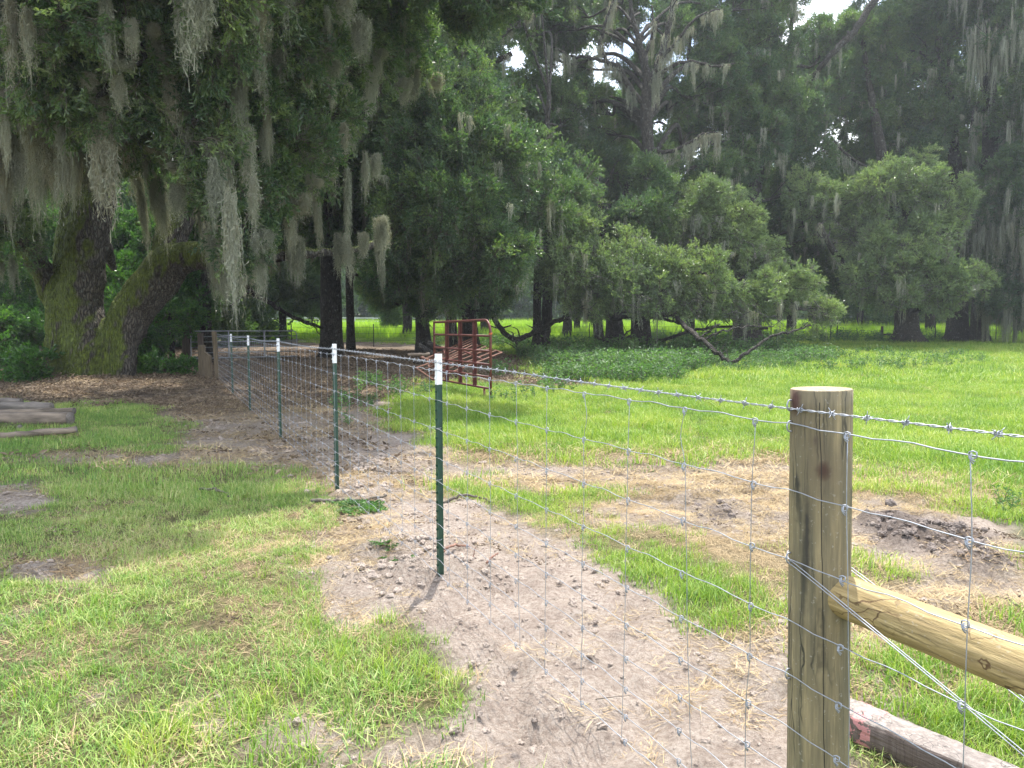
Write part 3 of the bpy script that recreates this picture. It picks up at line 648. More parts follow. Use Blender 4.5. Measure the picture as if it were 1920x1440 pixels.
# -- the great mossy oak on the left, grown from blended limbs
def great_oak():
    Y0 = 22.0; b = GP(170, 712); Y0 = b[1]
    root = thing('live_oak', 'huge moss-covered live oak with forked leaning trunks beside the log pile', 'tree', b)
    mb = MB()
    def W(px, py, wd, dy=0): p = P(px, py, Y0 + dy); return np.append(p, wd / 2 * Y0 / FPX)
    def st(q, n=16):
        s = spline(q, 6); mb.tube(s[:, :3], s[:, 3], n)
        return s
    g = b[2]
    st([W(172, 722, 132), W(172, 690, 112), W(168, 660, 100), W(158, 625, 84), W(152, 560, 74), W(160, 500, 72), W(170, 430, 70), W(180, 350, 66), W(172, 270, 52), W(150, 180, 44), W(120, 60, 34, -1), W(80, -120, 22, -2)], 24)
    st([W(135, 722, 80), W(122, 660, 66), W(118, 580, 60), W(125, 500, 50, .6), W(138, 400, 44, 1), W(140, 300, 36, 1.5), W(160, 200, 30, 2)])
    st([W(205, 722, 80), W(212, 680, 80), W(222, 640, 76), W(246, 590, 76), W(280, 540, 76), W(315, 497, 74), W(360, 478, 54, -.4), W(420, 485, 40, -.8), W(500, 480, 26, -1), W(580, 474, 20, -.2), W(660, 470, 13, .8), W(720, 450, 8, 1.5)], 20)
    st([W(228, 722, 42, -.5), W(234, 680, 38, -.45), W(234, 645, 36, -.3), W(252, 605, 34, -.1), W(285, 555, 30, 0)])
    st([W(300, 505, 60, .2), W(325, 450, 56, .6), W(345, 400, 46, 1), W(360, 330, 36, 1.5), W(420, 220, 24, 2), W(520, 120, 16, 1)])
    st([W(125, 610, 60, .3), W(95, 540, 40, .3), W(55, 465, 34, -.3), W(5, 405, 30, -.8), W(-80, 330, 24, -1.5), W(-200, 200, 14, -3)])
    st([W(180, 420, 40, .8), W(200, 470, 26, 1.4), W(212, 505, 14, 2.2), W(205, 440, 10, 3)][:3])
    for (px, py, w_, dx) in ((95, 712, 40, -1), (130, 716, 50, 0), (180, 718, 50, 0), (215, 716, 36, 0), (240, 712, 26, 0)):
        st([W(px * .7 + 165 * .3, 660, w_ * .7), W(px, 700, w_), W(px + (px - 168) * .25, 716, w_ * .8, -.3)], 12)
    tmp = mb.mesh('tmp', BARK_MOSS); o = bpy.data.objects.new('tmp', tmp); sc.collection.objects.link(o)
    md = o.modifiers.new('r', 'REMESH'); md.mode = 'VOXEL'; md.voxel_size = .045
    sm = o.modifiers.new('s', 'SMOOTH'); sm.factor = .6; sm.iterations = 5
    dg = bpy.context.evaluated_depsgraph_get(); me = bpy.data.meshes.new_from_object(o.evaluated_get(dg))
    bpy.data.objects.remove(o)
    V = np.empty(len(me.vertices) * 3, np.float32); me.vertices.foreach_get('co', V); V = V.reshape(-1, 3)
    Nn = np.empty(len(V) * 3, np.float32); me.vertices.foreach_get('normal', Nn); Nn = Nn.reshape(-1, 3)
    ang = np.arctan2(V[:, 1] - b[1], V[:, 0] - b[0])
    dsp = (fbm(V[:, 0] * 2 + V[:, 1], V[:, 2] * 1.2, 5, 4) - .5) * .24 + (1 - np.abs(2 * fbm((V[:, 0] - V[:, 1]) * 6, V[:, 2] * 1.3, 6, 3) - 1) * 2 - .5) * .05
    V = V + Nn * dsp[:, None] - b
    me.vertices.foreach_set('co', V.astype(np.float32).ravel()); me.polygons.foreach_set('use_smooth', [True] * len(me.polygons))
    me.materials.clear(); me.materials.append(BARK_MOSS); me.name = 'trunk'
    part('trunk', me, root)
    # crown: near branches overhanging the lawn
    lob = [(60,100,15,1.5),(200,40,14,1.7),(330,80,14,1.6),(300,215,15,1.35),(430,170,15,1.4),(490,290,15.5,1.15),(430,390,15,.75),(520,110,16,1.6),(560,230,16.5,1.1),
           (50,200,17,1.1),(130,140,13,1.0),(620,40,18,1.9),(205,185,13,.75),(400,300,14,.8),(250,300,18,.9),(120,30,12,1.4),(330,-20,12,1.5),(520,0,14,1.7),(680,20,19,1.6),(20,10,12,1.3),
           (270,130,13,.9),(380,240,13.5,.8),(455,450,15,.5),(-60,60,14,1.8),(-80,250,17,1.8),(600,140,18,1.3),(720,110,20,1.3),(-40,400,20,1.6)]
    over = [(-2.3,8.8,7.8,.95),(-3.2,8.5,7.8,1.0),(-2.6,9.8,8,1.15),(-1.8,10.3,8.1,.8),(-3.9,9.1,8,1.1),(-3.4,9.9,8.2,1.5),(-4.9,10.2,8.6,1.5),(-6.3,9.6,8.2,1.4),(-7.6,10.3,8.2,1.7),(-4.2,8.7,7.8,1.1),(-5.6,8.5,7.8,1.1),(-2.3,12.6,8.8,1.3),(-1.4,14.2,9.2,1.5),(-4.4,13.6,8.8,1.3),(-3.0,15.5,9.4,1.8),(-5.5,16.5,9.4,1.9),(-8,15.5,9,2.0),(-6.8,19.5,9.5,2.2),(-3.6,19,10,2.4),(-10,12.5,8.8,1.7),(-.2,17,9.6,1.9),(-10,19,9.5,2.4),(-13.5,17,9,2.4),(-14,22,10,3)]
    PT, DR, MP, MS = [], [], [], []; lm = MB()
    forks = [P(120, 60, 21), P(420, 220, 24), P(-80, 330, 20.5), P(520, 120, 23)]
    for q in lob + over:
        c = P(*q[:3]) if q in lob else np.array(q[:3]); r = q[-1]
        p, d = lobe_points(c, r, int((230 if q in lob else 420) * r * r)); PT.append(p); DR.append(d)
        s = min(forks, key=lambda f: np.linalg.norm(f - c)); m = (s + c) / 2 + np.array((0, 0, 1.0)) + rng.normal(0, .3, 3)
        lm.tube(spline([s, m, c + (0, 0, .3), c + (0, -.4, -.1)], 6), np.linspace(.16, .025, 19), 6, False)
        branchlets(lm, c, r, c + np.array((0, .3, .3)), 5, .022)
        nm = rng.poisson((8.0 if q in lob else 1.5) * r * r); a = rng.uniform(0, 6.283, nm); rr = r * np.sqrt(rng.uniform(0, 1, nm))
        MP.append(np.stack((c[0] + rr * np.cos(a), c[1] + rr * np.sin(a), c[2] + rng.uniform(-.6, .3, nm) * r), 1)); MS.append(rng.uniform(.2, 1.0, nm) * rng.choice([1, 1, 1.8], nm))
    # extra curtains on the far side of the crown and along the long limb
    for (px, py, yy, n, sx_, sy_) in ((60, 215, 16.5, 60, 90, 60), (110, 200, 15.5, 22, 60, 40), (330, 330, 20, 16, 90, 50), (560, 430, 20.5, 16, 150, 25), (420, 440, 20.5, 10, 60, 20), (600, 260, 19, 12, 120, 90), (90, 20, 14, 14, 120, 60)):
        for k in range(n):
            MP.append(P(px + rng.uniform(-1, 1) * sx_, py + rng.uniform(-1, 1) * sy_, yy + rng.uniform(-1, 1))[None]); MS.append(rng.uniform(.8, 2.4, 1))
    lm.build('branches', BARK, root, off=b)['kind'] = 'stuff'
    PT = np.vstack(PT); DR = np.vstack(DR); scatter('crown', PT, align(DR), rng.uniform(.75, 1.25, len(PT)), S_NEAR, root, b)
    MP = np.vstack(MP); MS = np.concatenate(MS); n = len(MP)
    scatter('spanish_moss', MP, np.stack((rng.normal(0, .05, n), rng.normal(0, .05, n), rng.uniform(0, 6.28, n)), 1), np.stack((rng.uniform(.35, 1.15, n), rng.uniform(.35, 1.15, n), MS), 1), S_MOSS, root, b)
great_oak()
# prominent hanging moss
for (px, py, Y_, ln, wd, lab) in (
    (192, 225, 12.9, 2.2, 1.25, 'broad pale beard of moss hanging in front of the huge oak trunk'),
    (218, 40, 12.4, 1.3, .9, 'short tousled tuft of moss high above the broad moss beard'),
    (432, 360, 12.4, 2.35, .95, 'longest pale moss streamer, its tip just above the tube gate'),
    (400, 300, 12.8, 1.35, .85, 'moss streamer on the left of the longest pale one'),
    (474, 330, 13.2, 1.15, .8, 'narrow moss streamer on the right of the longest pale one'),
    (345, 200, 13.2, 1.0, .9, 'pale tapering moss strand hanging in the middle of the oak crown'),
    (682, 138, 24.0, 1.3, 1.7, 'ragged brownish moss bunch caught on the dark centre crown')):
    p = P(px, py, Y_); me = MOSSM[0 if wd > 1.2 else 1]
    o = part('moss_clump', me, None, p, (0, 0, rng.uniform(0, 6)), (wd, wd, ln)); tag(o, lab, 'moss', 'moss clumps hanging from the oaks')

def T(pts, Y): return trunk_px(pts, Y)
b, t = T([(622,665,44),(621,600,40),(620,500,37),(618,400,34),(622,280,30),(625,150,24),(622,20,16)], 34)
oak('tall dark oak with a thick straight trunk, left of the red panels', b, t,
    [(600,370,33,2.6),(540,300,31,2.2),(665,340,34,2.6),(560,190,30,2.6),(680,210,33,2.4),(620,70,30,2.4),(500,400,36,1.6),(620,440,35,1.4),(600,-100,30,4),(500,-60,32,3),(560,420,35,1.3)],
    lit=[(665,40,23,1.1),(735,20,24,1.1),(640,100,24,.9),(780,70,30,1.3),(700,100,27,.9),(850,50,32,1.5)], limbs=
    [([(640,190,30),(672,125,29.5),(715,75,29),(800,-6,28),(880,-90,27)], .17, .22), ([(620,470,34),(560,478,34),(490,500,34.5)], .14, .05)], moss=1.3, dens=.9)
b, t = T([(658,652,17),(657,600,15),(655,520,14),(658,430,12),(664,340,9)], 38)
oak('slim trunked oak standing just right of the thick straight trunk', b, t, [(690,455,38,1.3),(705,520,40,1.1),(650,430,40,1.4),(730,420,39,1.5)], moss=1.4)
b, t = T([(796,650,34),(792,610,26),(788,550,24),(780,470,22),(790,380,20),(800,250,17),(820,120,12)], 36)
oak('leaning dark oak behind the left end of the upright red panel', b, t,
    [(760,190,30,2.6),(850,265,28,2.7),(935,335,29,2.3),(800,380,27,2.5),(900,430,27,2.3),(985,400,30,2.0),(760,470,29,1.6),(850,520,28,1.35),(950,490,30,1.5),(740,300,31,2.2),(910,225,32,1.9),(1035,340,33,1.7),(830,80,36,2.6),(920,560,31,.7),(860,-100,34,4),(800,570,30,.8),(740,540,31,.9)],
    [([(800,240,33),(850,200,32),(900,185,31)], .16, .1), ([(780,130,36),(840,118,36),(900,125,36),(960,100,36)], .2, .12), ([(870,130,37),(930,70,37),(1000,30,38),(1040,-20,38)], .2, .12)], moss=1.6)
b, t = T([(848,650,26),(846,610,21),(845,540,20),(850,420,16),(860,300,12)], 38)
oak('second dark oak trunk seen through the upright red panel', b, t, [(860,440,38,1.6),(820,330,40,2.0)], moss=1.0)
b, t = T([(884,652,36),(880,600,28),(872,540,27),(868,440,24),(880,320,18),(900,180,12)], 37)
oak('greyish oak behind the right half of the upright red panel', b, t, [(900,330,41,2.2),(960,240,42,2.0),(880,480,36,1.0)],
    [([(872,520,36),(905,560,35.5),(935,612,35),(965,636,34.5),(1000,624,34.5),(1040,603,34.5),(1068,598,34.5)], .15, .09), ([(965,636,34.5),(970,646,34.4),(962,650,34.3)], .07, .04)], moss=1.4)
b, t = T([(1008,656,24),(1007,600,16),(1008,530,16),(1012,420,15),(1020,300,12),(1030,180,9)], 35)
r_ = oak('twin-stemmed oak between the red panels and the pale low branches', b, t,
    [(1050,215,42,1.9),(1000,170,42,1.5),(1100,330,42,2.0),(1150,400,42,2.4),(1060,430,38,1.6),(1010,20,44,2.2),(940,-20,40,2.4),(1000,-120,40,4)],
    [([(1020,655,35),(1024,600,35),(1028,530,35),(1035,430,35.5)], .28, .17)], moss=1.2)
b, t = T([(1126,652,22),(1120,600,18),(1118,540,17),(1130,440,14),(1120,330,10)], 40)
oak('narrow dark oak trunk under the left side of the pale low branches', b, t, [(1110,380,44,1.6),(1170,300,46,1.2)], moss=1.0)
b, t = T([(1153,652,44),(1152,610,32),(1150,560,30),(1160,460,24),(1180,340,16)], 41)
oak('mossy stout oak, left one of the close pair under the pale branches', b, t, [(1200,420,43,1.8)],
    [([(1150,600,40),(1190,590,39),(1250,600,38),(1290,610,37)], .12, .05)], moss=1.0, bark=BARK)
b, t = T([(1204,655,46),(1201,610,36),(1203,560,34),(1214,460,26),(1208,360,24),(1215,290,22),(1211,200,20),(1213,150,17),(1199,80,11),(1184,20,7),(1178,-60,4)], 39)
oak('big oak whose bare moss-hung upper trunk stands against the sky gap', b, t,
    [(1245,410,42,2.2),(1300,50,44,1.8),(1345,170,44,2.3),(1420,110,45,2.6),(1400,270,44,2.3),(1335,340,43,2.0),(1480,220,46,2.4),(1520,330,46,2.0),(1430,0,46,2.6),(1330,-120,46,4),(1130,180,46,.7),(1090,130,46,.8),(1060,60,45,1.2),(1180,330,44,1.2),(1290,250,45,1.3),(1212,350,37,1.3),(1205,420,36,1.5),(1235,300,40,1.0),(1195,20,43,1.0),(1150,70,43,.8),(1215,110,44,.9),(1090,60,45,.9),(1020,100,46,1.0),(1175,140,44,.8),(1060,180,46,1.1),(1240,140,42,.9),(1110,190,44,1.0),(1260,60,42,1.0),(1180,220,44,1.0),(1040,60,44,.9),(1060,20,44,1.2),(1130,250,44,1.1),(1270,190,43,1.0),(1160,0,44,1.0)],
    [([(1214,200,39),(1180,165,39),(1160,125,39),(1140,118,39),(1125,85,39),(1140,30,39),(1160,-20,39)], .16, .06), ([(1160,125,39),(1110,108,39),(1070,105,39.5),(1040,88,40),(1015,80,40)], .11, .02),
     ([(1214,160,39),(1250,130,38.5),(1290,115,38),(1340,125,38),(1380,118,38)], .14, .02), ([(1212,165,39),(1235,120,38.6),(1252,60,38.4),(1262,0,38.4),(1275,-60,38)], .2, .09), ([(1238,112,38.6),(1275,70,38),(1310,30,38),(1350,18,38)], .11, .03), ([(1205,110,39),(1225,60,39.3),(1222,10,39.5)], .1, .04),
     ([(1214,280,39),(1250,285,38.5),(1290,270,38),(1320,250,38),(1350,248,38)], .13, .02),
     ([(1203,600,38.5),(1190,625,37.5),(1150,640,36.5),(1118,630,36)], .09, .05), ([(1118,630,36),(1150,643,36),(1195,656,36),(1235,641,35.5),(1290,622,35),(1350,613,35),(1440,616,35.5)], .11, .05),
     ([(1210,570,38),(1250,580,34),(1285,612,30),(1312,634,28),(1345,662,27),(1370,679,26.6),(1402,661,26.6),(1440,634,27),(1482,622,27.5),(1520,610,28)], .12, .03), ([(1350,608,28),(1312,634,28)], .03, .045),
     ([(1318,640,27.8),(1350,622,27.5),(1400,612,27.6),(1450,612,28)], .05, .02), ([(1150,643,36),(1180,622,35.5),(1205,600,35)], .05, .02)],
    moss=2.2, bl=4,
    lit=[(1080,500,31,1.5),(1145,535,31,1.45),(1095,450,32,.95),(1180,495,32,1.1),(1050,520,32,.9),(1255,515,32,1.35),(1320,535,32,1.4),(1372,560,33,1.1),(1230,560,31,.9),(1110,570,31,.8),(1425,560,34,1.2),(1490,545,35,1.35),(1540,578,35,.8),
         (1325,400,36,1.7),(1375,440,36,1.8),(1265,430,36,1.3),(1425,475,37,1.5)])
b, t = T([(1402,643,62),(1400,610,50),(1398,570,48),(1400,480,40),(1410,380,30),(1430,260,22)], 46)
oak('squat wide oak trunk beyond the V-shaped drooping branch', b, t, [(1450,420,47,2.4),(1380,360,48,2.2),(1500,450,47,2.0),(1560,60,48,2.0),(1540,170,49,2.0)], moss=1.5,
    lit=[(1545,385,42,2.0),(1600,425,42,1.7)])
b, t = T([(1700,640,60),(1700,612,44),(1698,560,42),(1690,480,36),(1670,380,28),(1650,270,19),(1632,170,12),(1615,60,6)], 48)
oak('broad oak with a low rounded sunlit crown near the wooden fence brace', b, t, [(1600,530,45,1.5),(1680,420,48,1.6),(1560,480,46,1.5)],
    [([(1660,330,47),(1600,300,46),(1560,260,46)], .12, .06), ([(1620,560,44),(1585,500,42),(1560,465,41),(1535,420,40.5)], .24, .12), ([(1520,150,47),(1560,100,46),(1600,60,46),(1645,-5,46),(1680,-60,46)], .14, .24)], moss=1.2,
    lit=[(1640,355,41,1.2),(1690,340,41,1.4),(1755,365,41,1.3),(1800,385,41,.8),(1650,485,40,1.4),(1700,450,40,1.3),(1745,430,40,1.1),(1780,420,41,.9),(1720,525,39,1.5),(1785,540,39,1.3),(1610,520,40,1.0),(1665,548,39.5,1.1),(1832,525,39,.8),(1730,310,42,.7),(1600,400,42,.9)])
b, t = T([(1796,638,50),(1795,605,38),(1795,550,36),(1800,420,30),(1790,300,22),(1780,180,15)], 50)
oak('oak trunk left of the rightmost trunk, under the rounded crown', b, t,
    [(1700,120,50,3.2),(1620,190,50,2.5),(1780,220,50,2.9),(1700,270,50,2.7),(1800,340,52,3.0),(1640,300,52,2.4),(1760,20,50,2.8),(1640,60,50,1.8),(1700,-120,50,4)], moss=1.0)
b, t = T([(1838,634,36),(1836,605,30),(1840,540,28),(1850,400,30),(1858,250,28),(1852,120,24),(1870,0,16)], 49)
oak('rightmost oak, tall and dark with long curtains of moss', b, t,
    [(1850,410,48,2.8),(1905,500,48,2.6),(1885,550,46,1.5),(1915,350,47,2.6),(1890,60,46,2.2),(1950,380,46,3.2),(2000,200,46,3.5),(1840,500,50,2.0),(1990,520,46,3.5),(1930,200,49,1.7),(1900,-100,46,3.5)],
    [([(1850,330,49),(1820,280,48.5),(1830,200,48)], .2, .12), ([(1852,240,49),(1895,180,48.5),(1920,100,48)], .22, .12)], moss=8.0, mscale=(2.0, 5.5))
b, t = T([(386,672,26),(386,620,22),(384,560,21),(388,480,18),(380,380,14)], 30.5)
oak('dark oak trunk directly behind the tube gate', b, t, [(420,430,33,1.5),(345,400,33,1.7),(440,340,32,1.5),(300,470,34,1.3)],
    [([(400,490,31),(450,528,31.5),(500,565,32),(550,595,32.5),(606,615,33)], .12, .06), ([(550,595,32.5),(580,605,32.5),(604,632,32.5)], .04, .02), ([(500,565,32),(470,548,30),(430,575,30)], .05, .02)], moss=1.5)
b, t = T([(323,675,14),(322,640,10),(320,560,9),(330,460,7)], 29.5)
oak('thin crooked tree just left of the gate post', b, t, [(320,520,30,1.1),(300,440,31,1.2)], name='tree', spr=S_SHRUB, moss=0)
b, t = T([(530,640,16),(530,600,14),(528,540,12),(520,470,8)], 55)
oak('sunlit yellow-green tree seen between the huge oak and the straight trunk', b, t, [(500,500,52,2.4),(560,520,55,2.6),(590,560,54,1.4),(470,560,54,1.9),(540,450,56,2.6)], name='tree', spr=S_FAR, dens=.7)
b, t = T([(738,632,10),(738,600,9),(736,570,8)], 68)
oak('small rounded bright tree in the far field behind the slim trunk', b, t, [(735,570,68,1.9),(715,540,68,2.3),(750,590,67,.9)], name='tree', spr=S_FAR, dens=.7)
b, t = T([(1080,640,14),(1082,600,12),(1085,500,10),(1090,380,8)], 66)
oak('far oak showing pale green through the centre of the wood', b, t, [(1080,440,66,3.5),(1010,330,68,3.0),(1150,340,66,3.2),(960,430,66,3.0),(1060,250,68,2.4)], spr=S_FAR, dens=.55, moss=.5)
b, t = T([(1560,632,14),(1560,590,12),(1550,450,10)], 72)
oak('far dark oak behind the gap left of the rounded sunlit crown', b, t, [(1540,470,70,4),(1450,380,72,4),(1620,420,72,4),(1350,460,70,3.6)], spr=S_FAR, dens=.55)

GAPS = [(1035,75,36,34),(1190,70,60,60),(925,275,45,40),(1090,225,35,45),(1345,245,38,24),(1545,5,34,20),(1110,160,30,25),(1420,300,40,22),(960,330,35,20)]
brow = {}
BT = [(560,58,'left'),(760,57,''),(905,59,''),(1060,57,''),(1290,58,''),(1480,58,''),(1740,60,''),(1905,60,'')]
for px in range(640, 1990, 88):
    for py in range(-40, 500, 82):
        a_, c_ = px + rng.uniform(-30, 30), py + rng.uniform(-28, 28)
        if any(((a_ - g[0]) / (g[2] + 34)) ** 2 + ((c_ - g[1]) / (g[3] + 34)) ** 2 < 1 for g in GAPS): continue
        k = min(range(1, len(BT)), key=lambda i: abs(BT[i][0] - a_)); brow.setdefault(k, []).append((a_, c_, BT[k][1] + rng.uniform(-3, 3), rng.uniform(1.7, 2.5)))
BL = ['', 'back-row oak seen between the slim trunk and the upright red panel', 'back-row oak behind the upright red panel', 'back-row oak behind the twin-stemmed oak', 'back-row oak right of the bare moss-hung upper trunk',
      'back-row oak above the V-shaped drooping branch', 'back-row oak behind the rounded sunlit crown', 'back-row oak at the right edge beyond the mossy rightmost oak']
for k, L_ in brow.items():
    if k == 0: k = 1
    px_, Y_ = BT[k][0], BT[k][1]
    b, t = T([(px_, 636, 22), (px_ + 4, 600, 17), (px_ - 3, 500, 15), (px_ + 5, 350, 12), (px_, 180, 9), (px_ + 6, 0, 6)], Y_)
    oak(BL[k] if brow.get(0) is None or k != 1 else BL[1], b, t, L_, spr=S_FAR, dens=.5, moss=.35, bl=2, mscale=(1.2, 2.6))
# understory shrubs on the left
def shrub(label, lobes, base, dens=1.0, src=S_SHRUB):
    b = GP(*base); o = thing('shrub', label, 'shrub', b, 0, 'dark shrubs behind the huge oak'); A, D_ = [], []; mb = MB()
    for q in lobes:
        c = P(*q[:3]); p, d = lobe_points(c, q[3], int(110 * q[3] ** 2 * dens)); A.append(p); D_.append(d)
        for k in range(3): mb.tube(spline([b + rng.normal(0, .15, 3) * (1, 1, 0), (b + c) / 2 + rng.normal(0, .2, 3), c + rng.normal(0, .3, 3)], 4), np.linspace(.035, .01, 9), 5, False)
    mb.build('stem', BARK_TWIG, o, off=b)
    A = np.vstack(A); D_ = np.vstack(D_); A[:, 2] = np.maximum(A[:, 2], gz(A[:, 0], A[:, 1]) + .05)
    scatter('foliage', A, align(D_), rng.uniform(.7, 1.3, len(A)), src, o, b)
shrub('tall dark leafy shrub at the left edge beyond the huge oak', [(20,520,29,1.7),(60,600,28,1.2),(10,430,31,1.8),(70,430,32,1.5),(0,640,27,1.0)], (30,680))
shrub('bright-leaved shrub glimpsed through the fork of the oak trunks', [(225,500,29,1.1),(205,560,29,1.0),(230,440,31,1.3)], (215,672))
shrub('broad dark shrub filling the space under the leaning trunk', [(290,590,28,1.3),(330,560,30,1.2),(280,650,27,.7),(310,500,31,1.4),(255,640,28,.8)], (290,685))
shrub('low leafy shrub growing at the left foot of the huge oak', [(60,695,20.5,.35),(40,690,21,.3),(80,690,21.5,.3)], (60,708), 1.5)
shrub('low weedy shrub between the huge oak and the short posts', [(300,692,23,.35),(330,690,24,.4),(270,695,23,.25),(350,697,23.5,.25)], (305,704), 1.5)

# far woods: masses nobody could count
def woods(name, label, X0, X1, Y0, Y1, h0, h1, n, s):
    x = rng.uniform(X0, X1, n); y = rng.uniform(Y0, Y1, n); hh = h0 + (h1 - h0) * fbm(x * .07, y * .07, 91, 3) * 1.3
    z = gz(x, y) + rng.uniform(0, 1, n) ** .8 * hh
    p = np.stack((x, y, z), 1); d = np.stack((rng.normal(0, .4, n), -np.ones(n) * .6, rng.uniform(0, 1, n)), 1)
    mb = MB()
    for k in range(int((X1 - X0) / 7)):
        xx = rng.uniform(X0, X1); yy = rng.uniform(Y0, Y1); zz = g1(xx, yy); mb.tube([(xx, yy, zz - .2), (xx + .2, yy, zz + 3), (xx, yy, zz + 7)], [.35, .28, .2], 6)
    o = scatter(name, p, align(d), rng.uniform(.7, 1.3, n) * s, S_FAR, None, (0, 0, 0), label, 'woods')
    t = mb.build(name + '_trunks', BARK); tag(t, 'dark trunks standing in ' + label, 'tree trunks', None, 'stuff')
woods('distant_woods', 'distant dark wood closing the far side of the field', -170, 190, 112, 140, 5, 13, 11000, 3.0)
woods('left_woods', 'dense shaded wood behind the huge oak on the left', -42, -15.5, 40, 52, 5, 13, 5200, 1.5)
woods('right_woods', 'shaded wood beyond the field on the far right', 34, 90, 74, 92, 6, 15, 4200, 2.2)

# ------------------------------------------------------------------ grass and ground cover
def blade_tuft(name, mt, n, wid, h, bw, lean=.5, seg=2, flat=0):
    V, F, T_ = [], [], []; c = 0
    for i in range(n):
        a = rng.uniform(0, 6.283); r = wid * math.sqrt(rng.uniform()); p = np.array((r * math.cos(a), r * math.sin(a), -.01))
        ln = h * rng.uniform(.45, 1.15); a2 = rng.uniform(0, 6.283); d = np.array((math.cos(a2), math.sin(a2), 0)); l0 = rng.uniform(.05, 1) * lean
        s = np.array((-d[1], d[0], 0)) * bw * rng.uniform(.7, 1.2); t = rng.uniform()
        u = np.array((0, 0, 1.)) * (1 - flat) + d * flat
        for k in range(seg + 1):
            f = k / seg; q = p + u * ln * f * (1 - .25 * l0 * f) + d * ln * l0 * f * f; ww = s * (1 - f) if k < seg else s * .05
            V += [q - ww, q + ww]; T_ += [t, t]
            if k < seg: F.append((c + 2 * k, c + 2 * k + 1, c + 2 * k + 3, c + 2 * k + 2))
        c = len(V)
    me = mesh_np(name, V, F, mt, False); setattr_f(me, 'tint', T_); return source(name, me)
G_LAWN = [blade_tuft('lawn_tuft', LAWN, 24, .08, .055, .0028, 1.5) for _ in range(5)]
G_LAWN2 = [blade_tuft('lawn_tuft_mid', LAWN, 60, .22, .075, .0042, .9) for _ in range(3)]
G_TALL = [blade_tuft('grass_clump', FIELD, 30, .07, .12, .0026, 1.1, 3) for _ in range(3)]
G_FLD = [blade_tuft('field_tuft', FIELD, 46, .20, .11, .0042, 1.3) for _ in range(4)]
G_FLD2 = [blade_tuft('field_patch', FIELD, 120, .55, .17, .010, 1.1) for _ in range(3)]
G_FLD3 = [blade_tuft('far_field_patch', FARF, 150, 1.3, .55, .035, .4) for _ in range(3)]
G_STR = [blade_tuft('straw_tuft', STRAW, 34, .11, .085, .0020, 1.5, 2, .75) for _ in range(4)]
G_STR2 = [blade_tuft('straw_patch', STRAW, 60, .3, .13, .0045, 1.3, 2, .75) for _ in range(3)]
def region(x0, x1, y0, y1, n):
    return rng.uniform(x0, x1, n), rng.uniform(y0, y1, n)
def wedge(y0, y1, n, m=.95, e=1.2):
    """points spread evenly over the ground within a wedge widening away, generous on both sides"""
    y = np.sqrt(rng.uniform(y0 * y0, y1 * y1, n)) if y0 > 0 else rng.uniform(y0, y1, n)
    x = rng.uniform(-1, 1, n) * (m * y + e); return x, y
def put(name, x, y, keep, s0, s1, srcs, label, cat, zs=None):
    x, y = x[keep], y[keep]; n = len(x); z = gz(x, y)
    s = (s0 + (s1 - s0) * np.clip(fbm(x * 1.3, y * 1.3, 131, 3) * 1.6 - .3 + rng.normal(0, .18, n), 0, 1.2)) if zs is None else zs[keep]
    scatter(name, np.stack((x, y, z), 1), np.stack((rng.normal(0, .1, n), rng.normal(0, .1, n), rng.uniform(0, 6.28, n)), 1), s, srcs, None, (0, 0, 0), label, cat)
def U(n): return rng.uniform(0, 1, n)
x, y = wedge(.9, 7.5, 23000); g = (1 - dirt(x, y)) * (1 - lush(x, y)); g *= np.where(fbm(x * 4, y * 4, 101, 3) > .4, 1, .4)
put('lawn_grass', x, y, U(23000) < g * 1.15, .6, 1.35, G_LAWN, 'short yellow-green lawn grass in the left foreground', 'grass')
x, y = wedge(7, 20, 15000); g = (1 - dirt(x, y)) * (1 - lush(x, y) * .9) * (1 - litter(x, y)); put('lawn_grass_beyond', x, y, U(15000) < g, .6, 1.3, G_LAWN2, 'patchy lawn grass between the log pile and the fence', 'grass')
x, y = wedge(1.2, 7.5, 16000); g = (1 - dirt(x, y)) * lush(x, y) * (1 - dry(x, y) * .85) * sst(fbm(x * 2.6, y * 2.6, 103, 4), .36, .66)
put('fence_side_grass', x, y, U(16000) < g * 1.0, .4, .95, G_FLD, 'green grass patches on the bare ground beyond the fence', 'grass')
x, y = wedge(7, 22, 26000); g = (1 - dirt(x, y)) * lush(x, y) * (1 - dry(x, y) * .8) * (1 - litter(x, y)); put('pasture_grass', x, y, U(26000) < g, .7, 1.5, G_FLD, 'bright green pasture grass beyond the fence', 'grass')
x, y = wedge(20, 62, 17000); g = (1 - dirt(x, y) * .8) * (1 - litter(x, y)) * (x > -14) ; put('pasture_grass_far', x, y, U(17000) < g, .7, 1.5, G_FLD2, 'pasture grass running in under the oaks', 'grass')
x, y = wedge(56, 118, 8000, 1.0, 4); put('far_field_grass', x, y, U(8000) < 1, .8, 1.6, G_FLD3, 'tall sunlit yellow-green grass of the far field', 'grass')
x, y = wedge(1, 8, 24000); g = np.clip(dry(x, y), 0, 1) * (1 - clodm(x, y) * .7) * .85 + .06 * (1 - dirt(x, y)) * (1 - lush(x, y)) + .012; put('dry_grass', x, y, U(24000) < g, .7, 1.4, G_STR, 'dead straw-coloured grass lying on the bare ground', 'dry grass')
x, y = wedge(7, 24, 16000); g = np.clip(dry(x, y) * 1.1 + litter(x, y) * .15 + .05, 0, 1) * .8; put('dry_grass_beyond', x, y, U(16000) < g, .6, 1.3, G_STR2, 'dead grass patches between the fence posts and the oaks', 'dry grass')
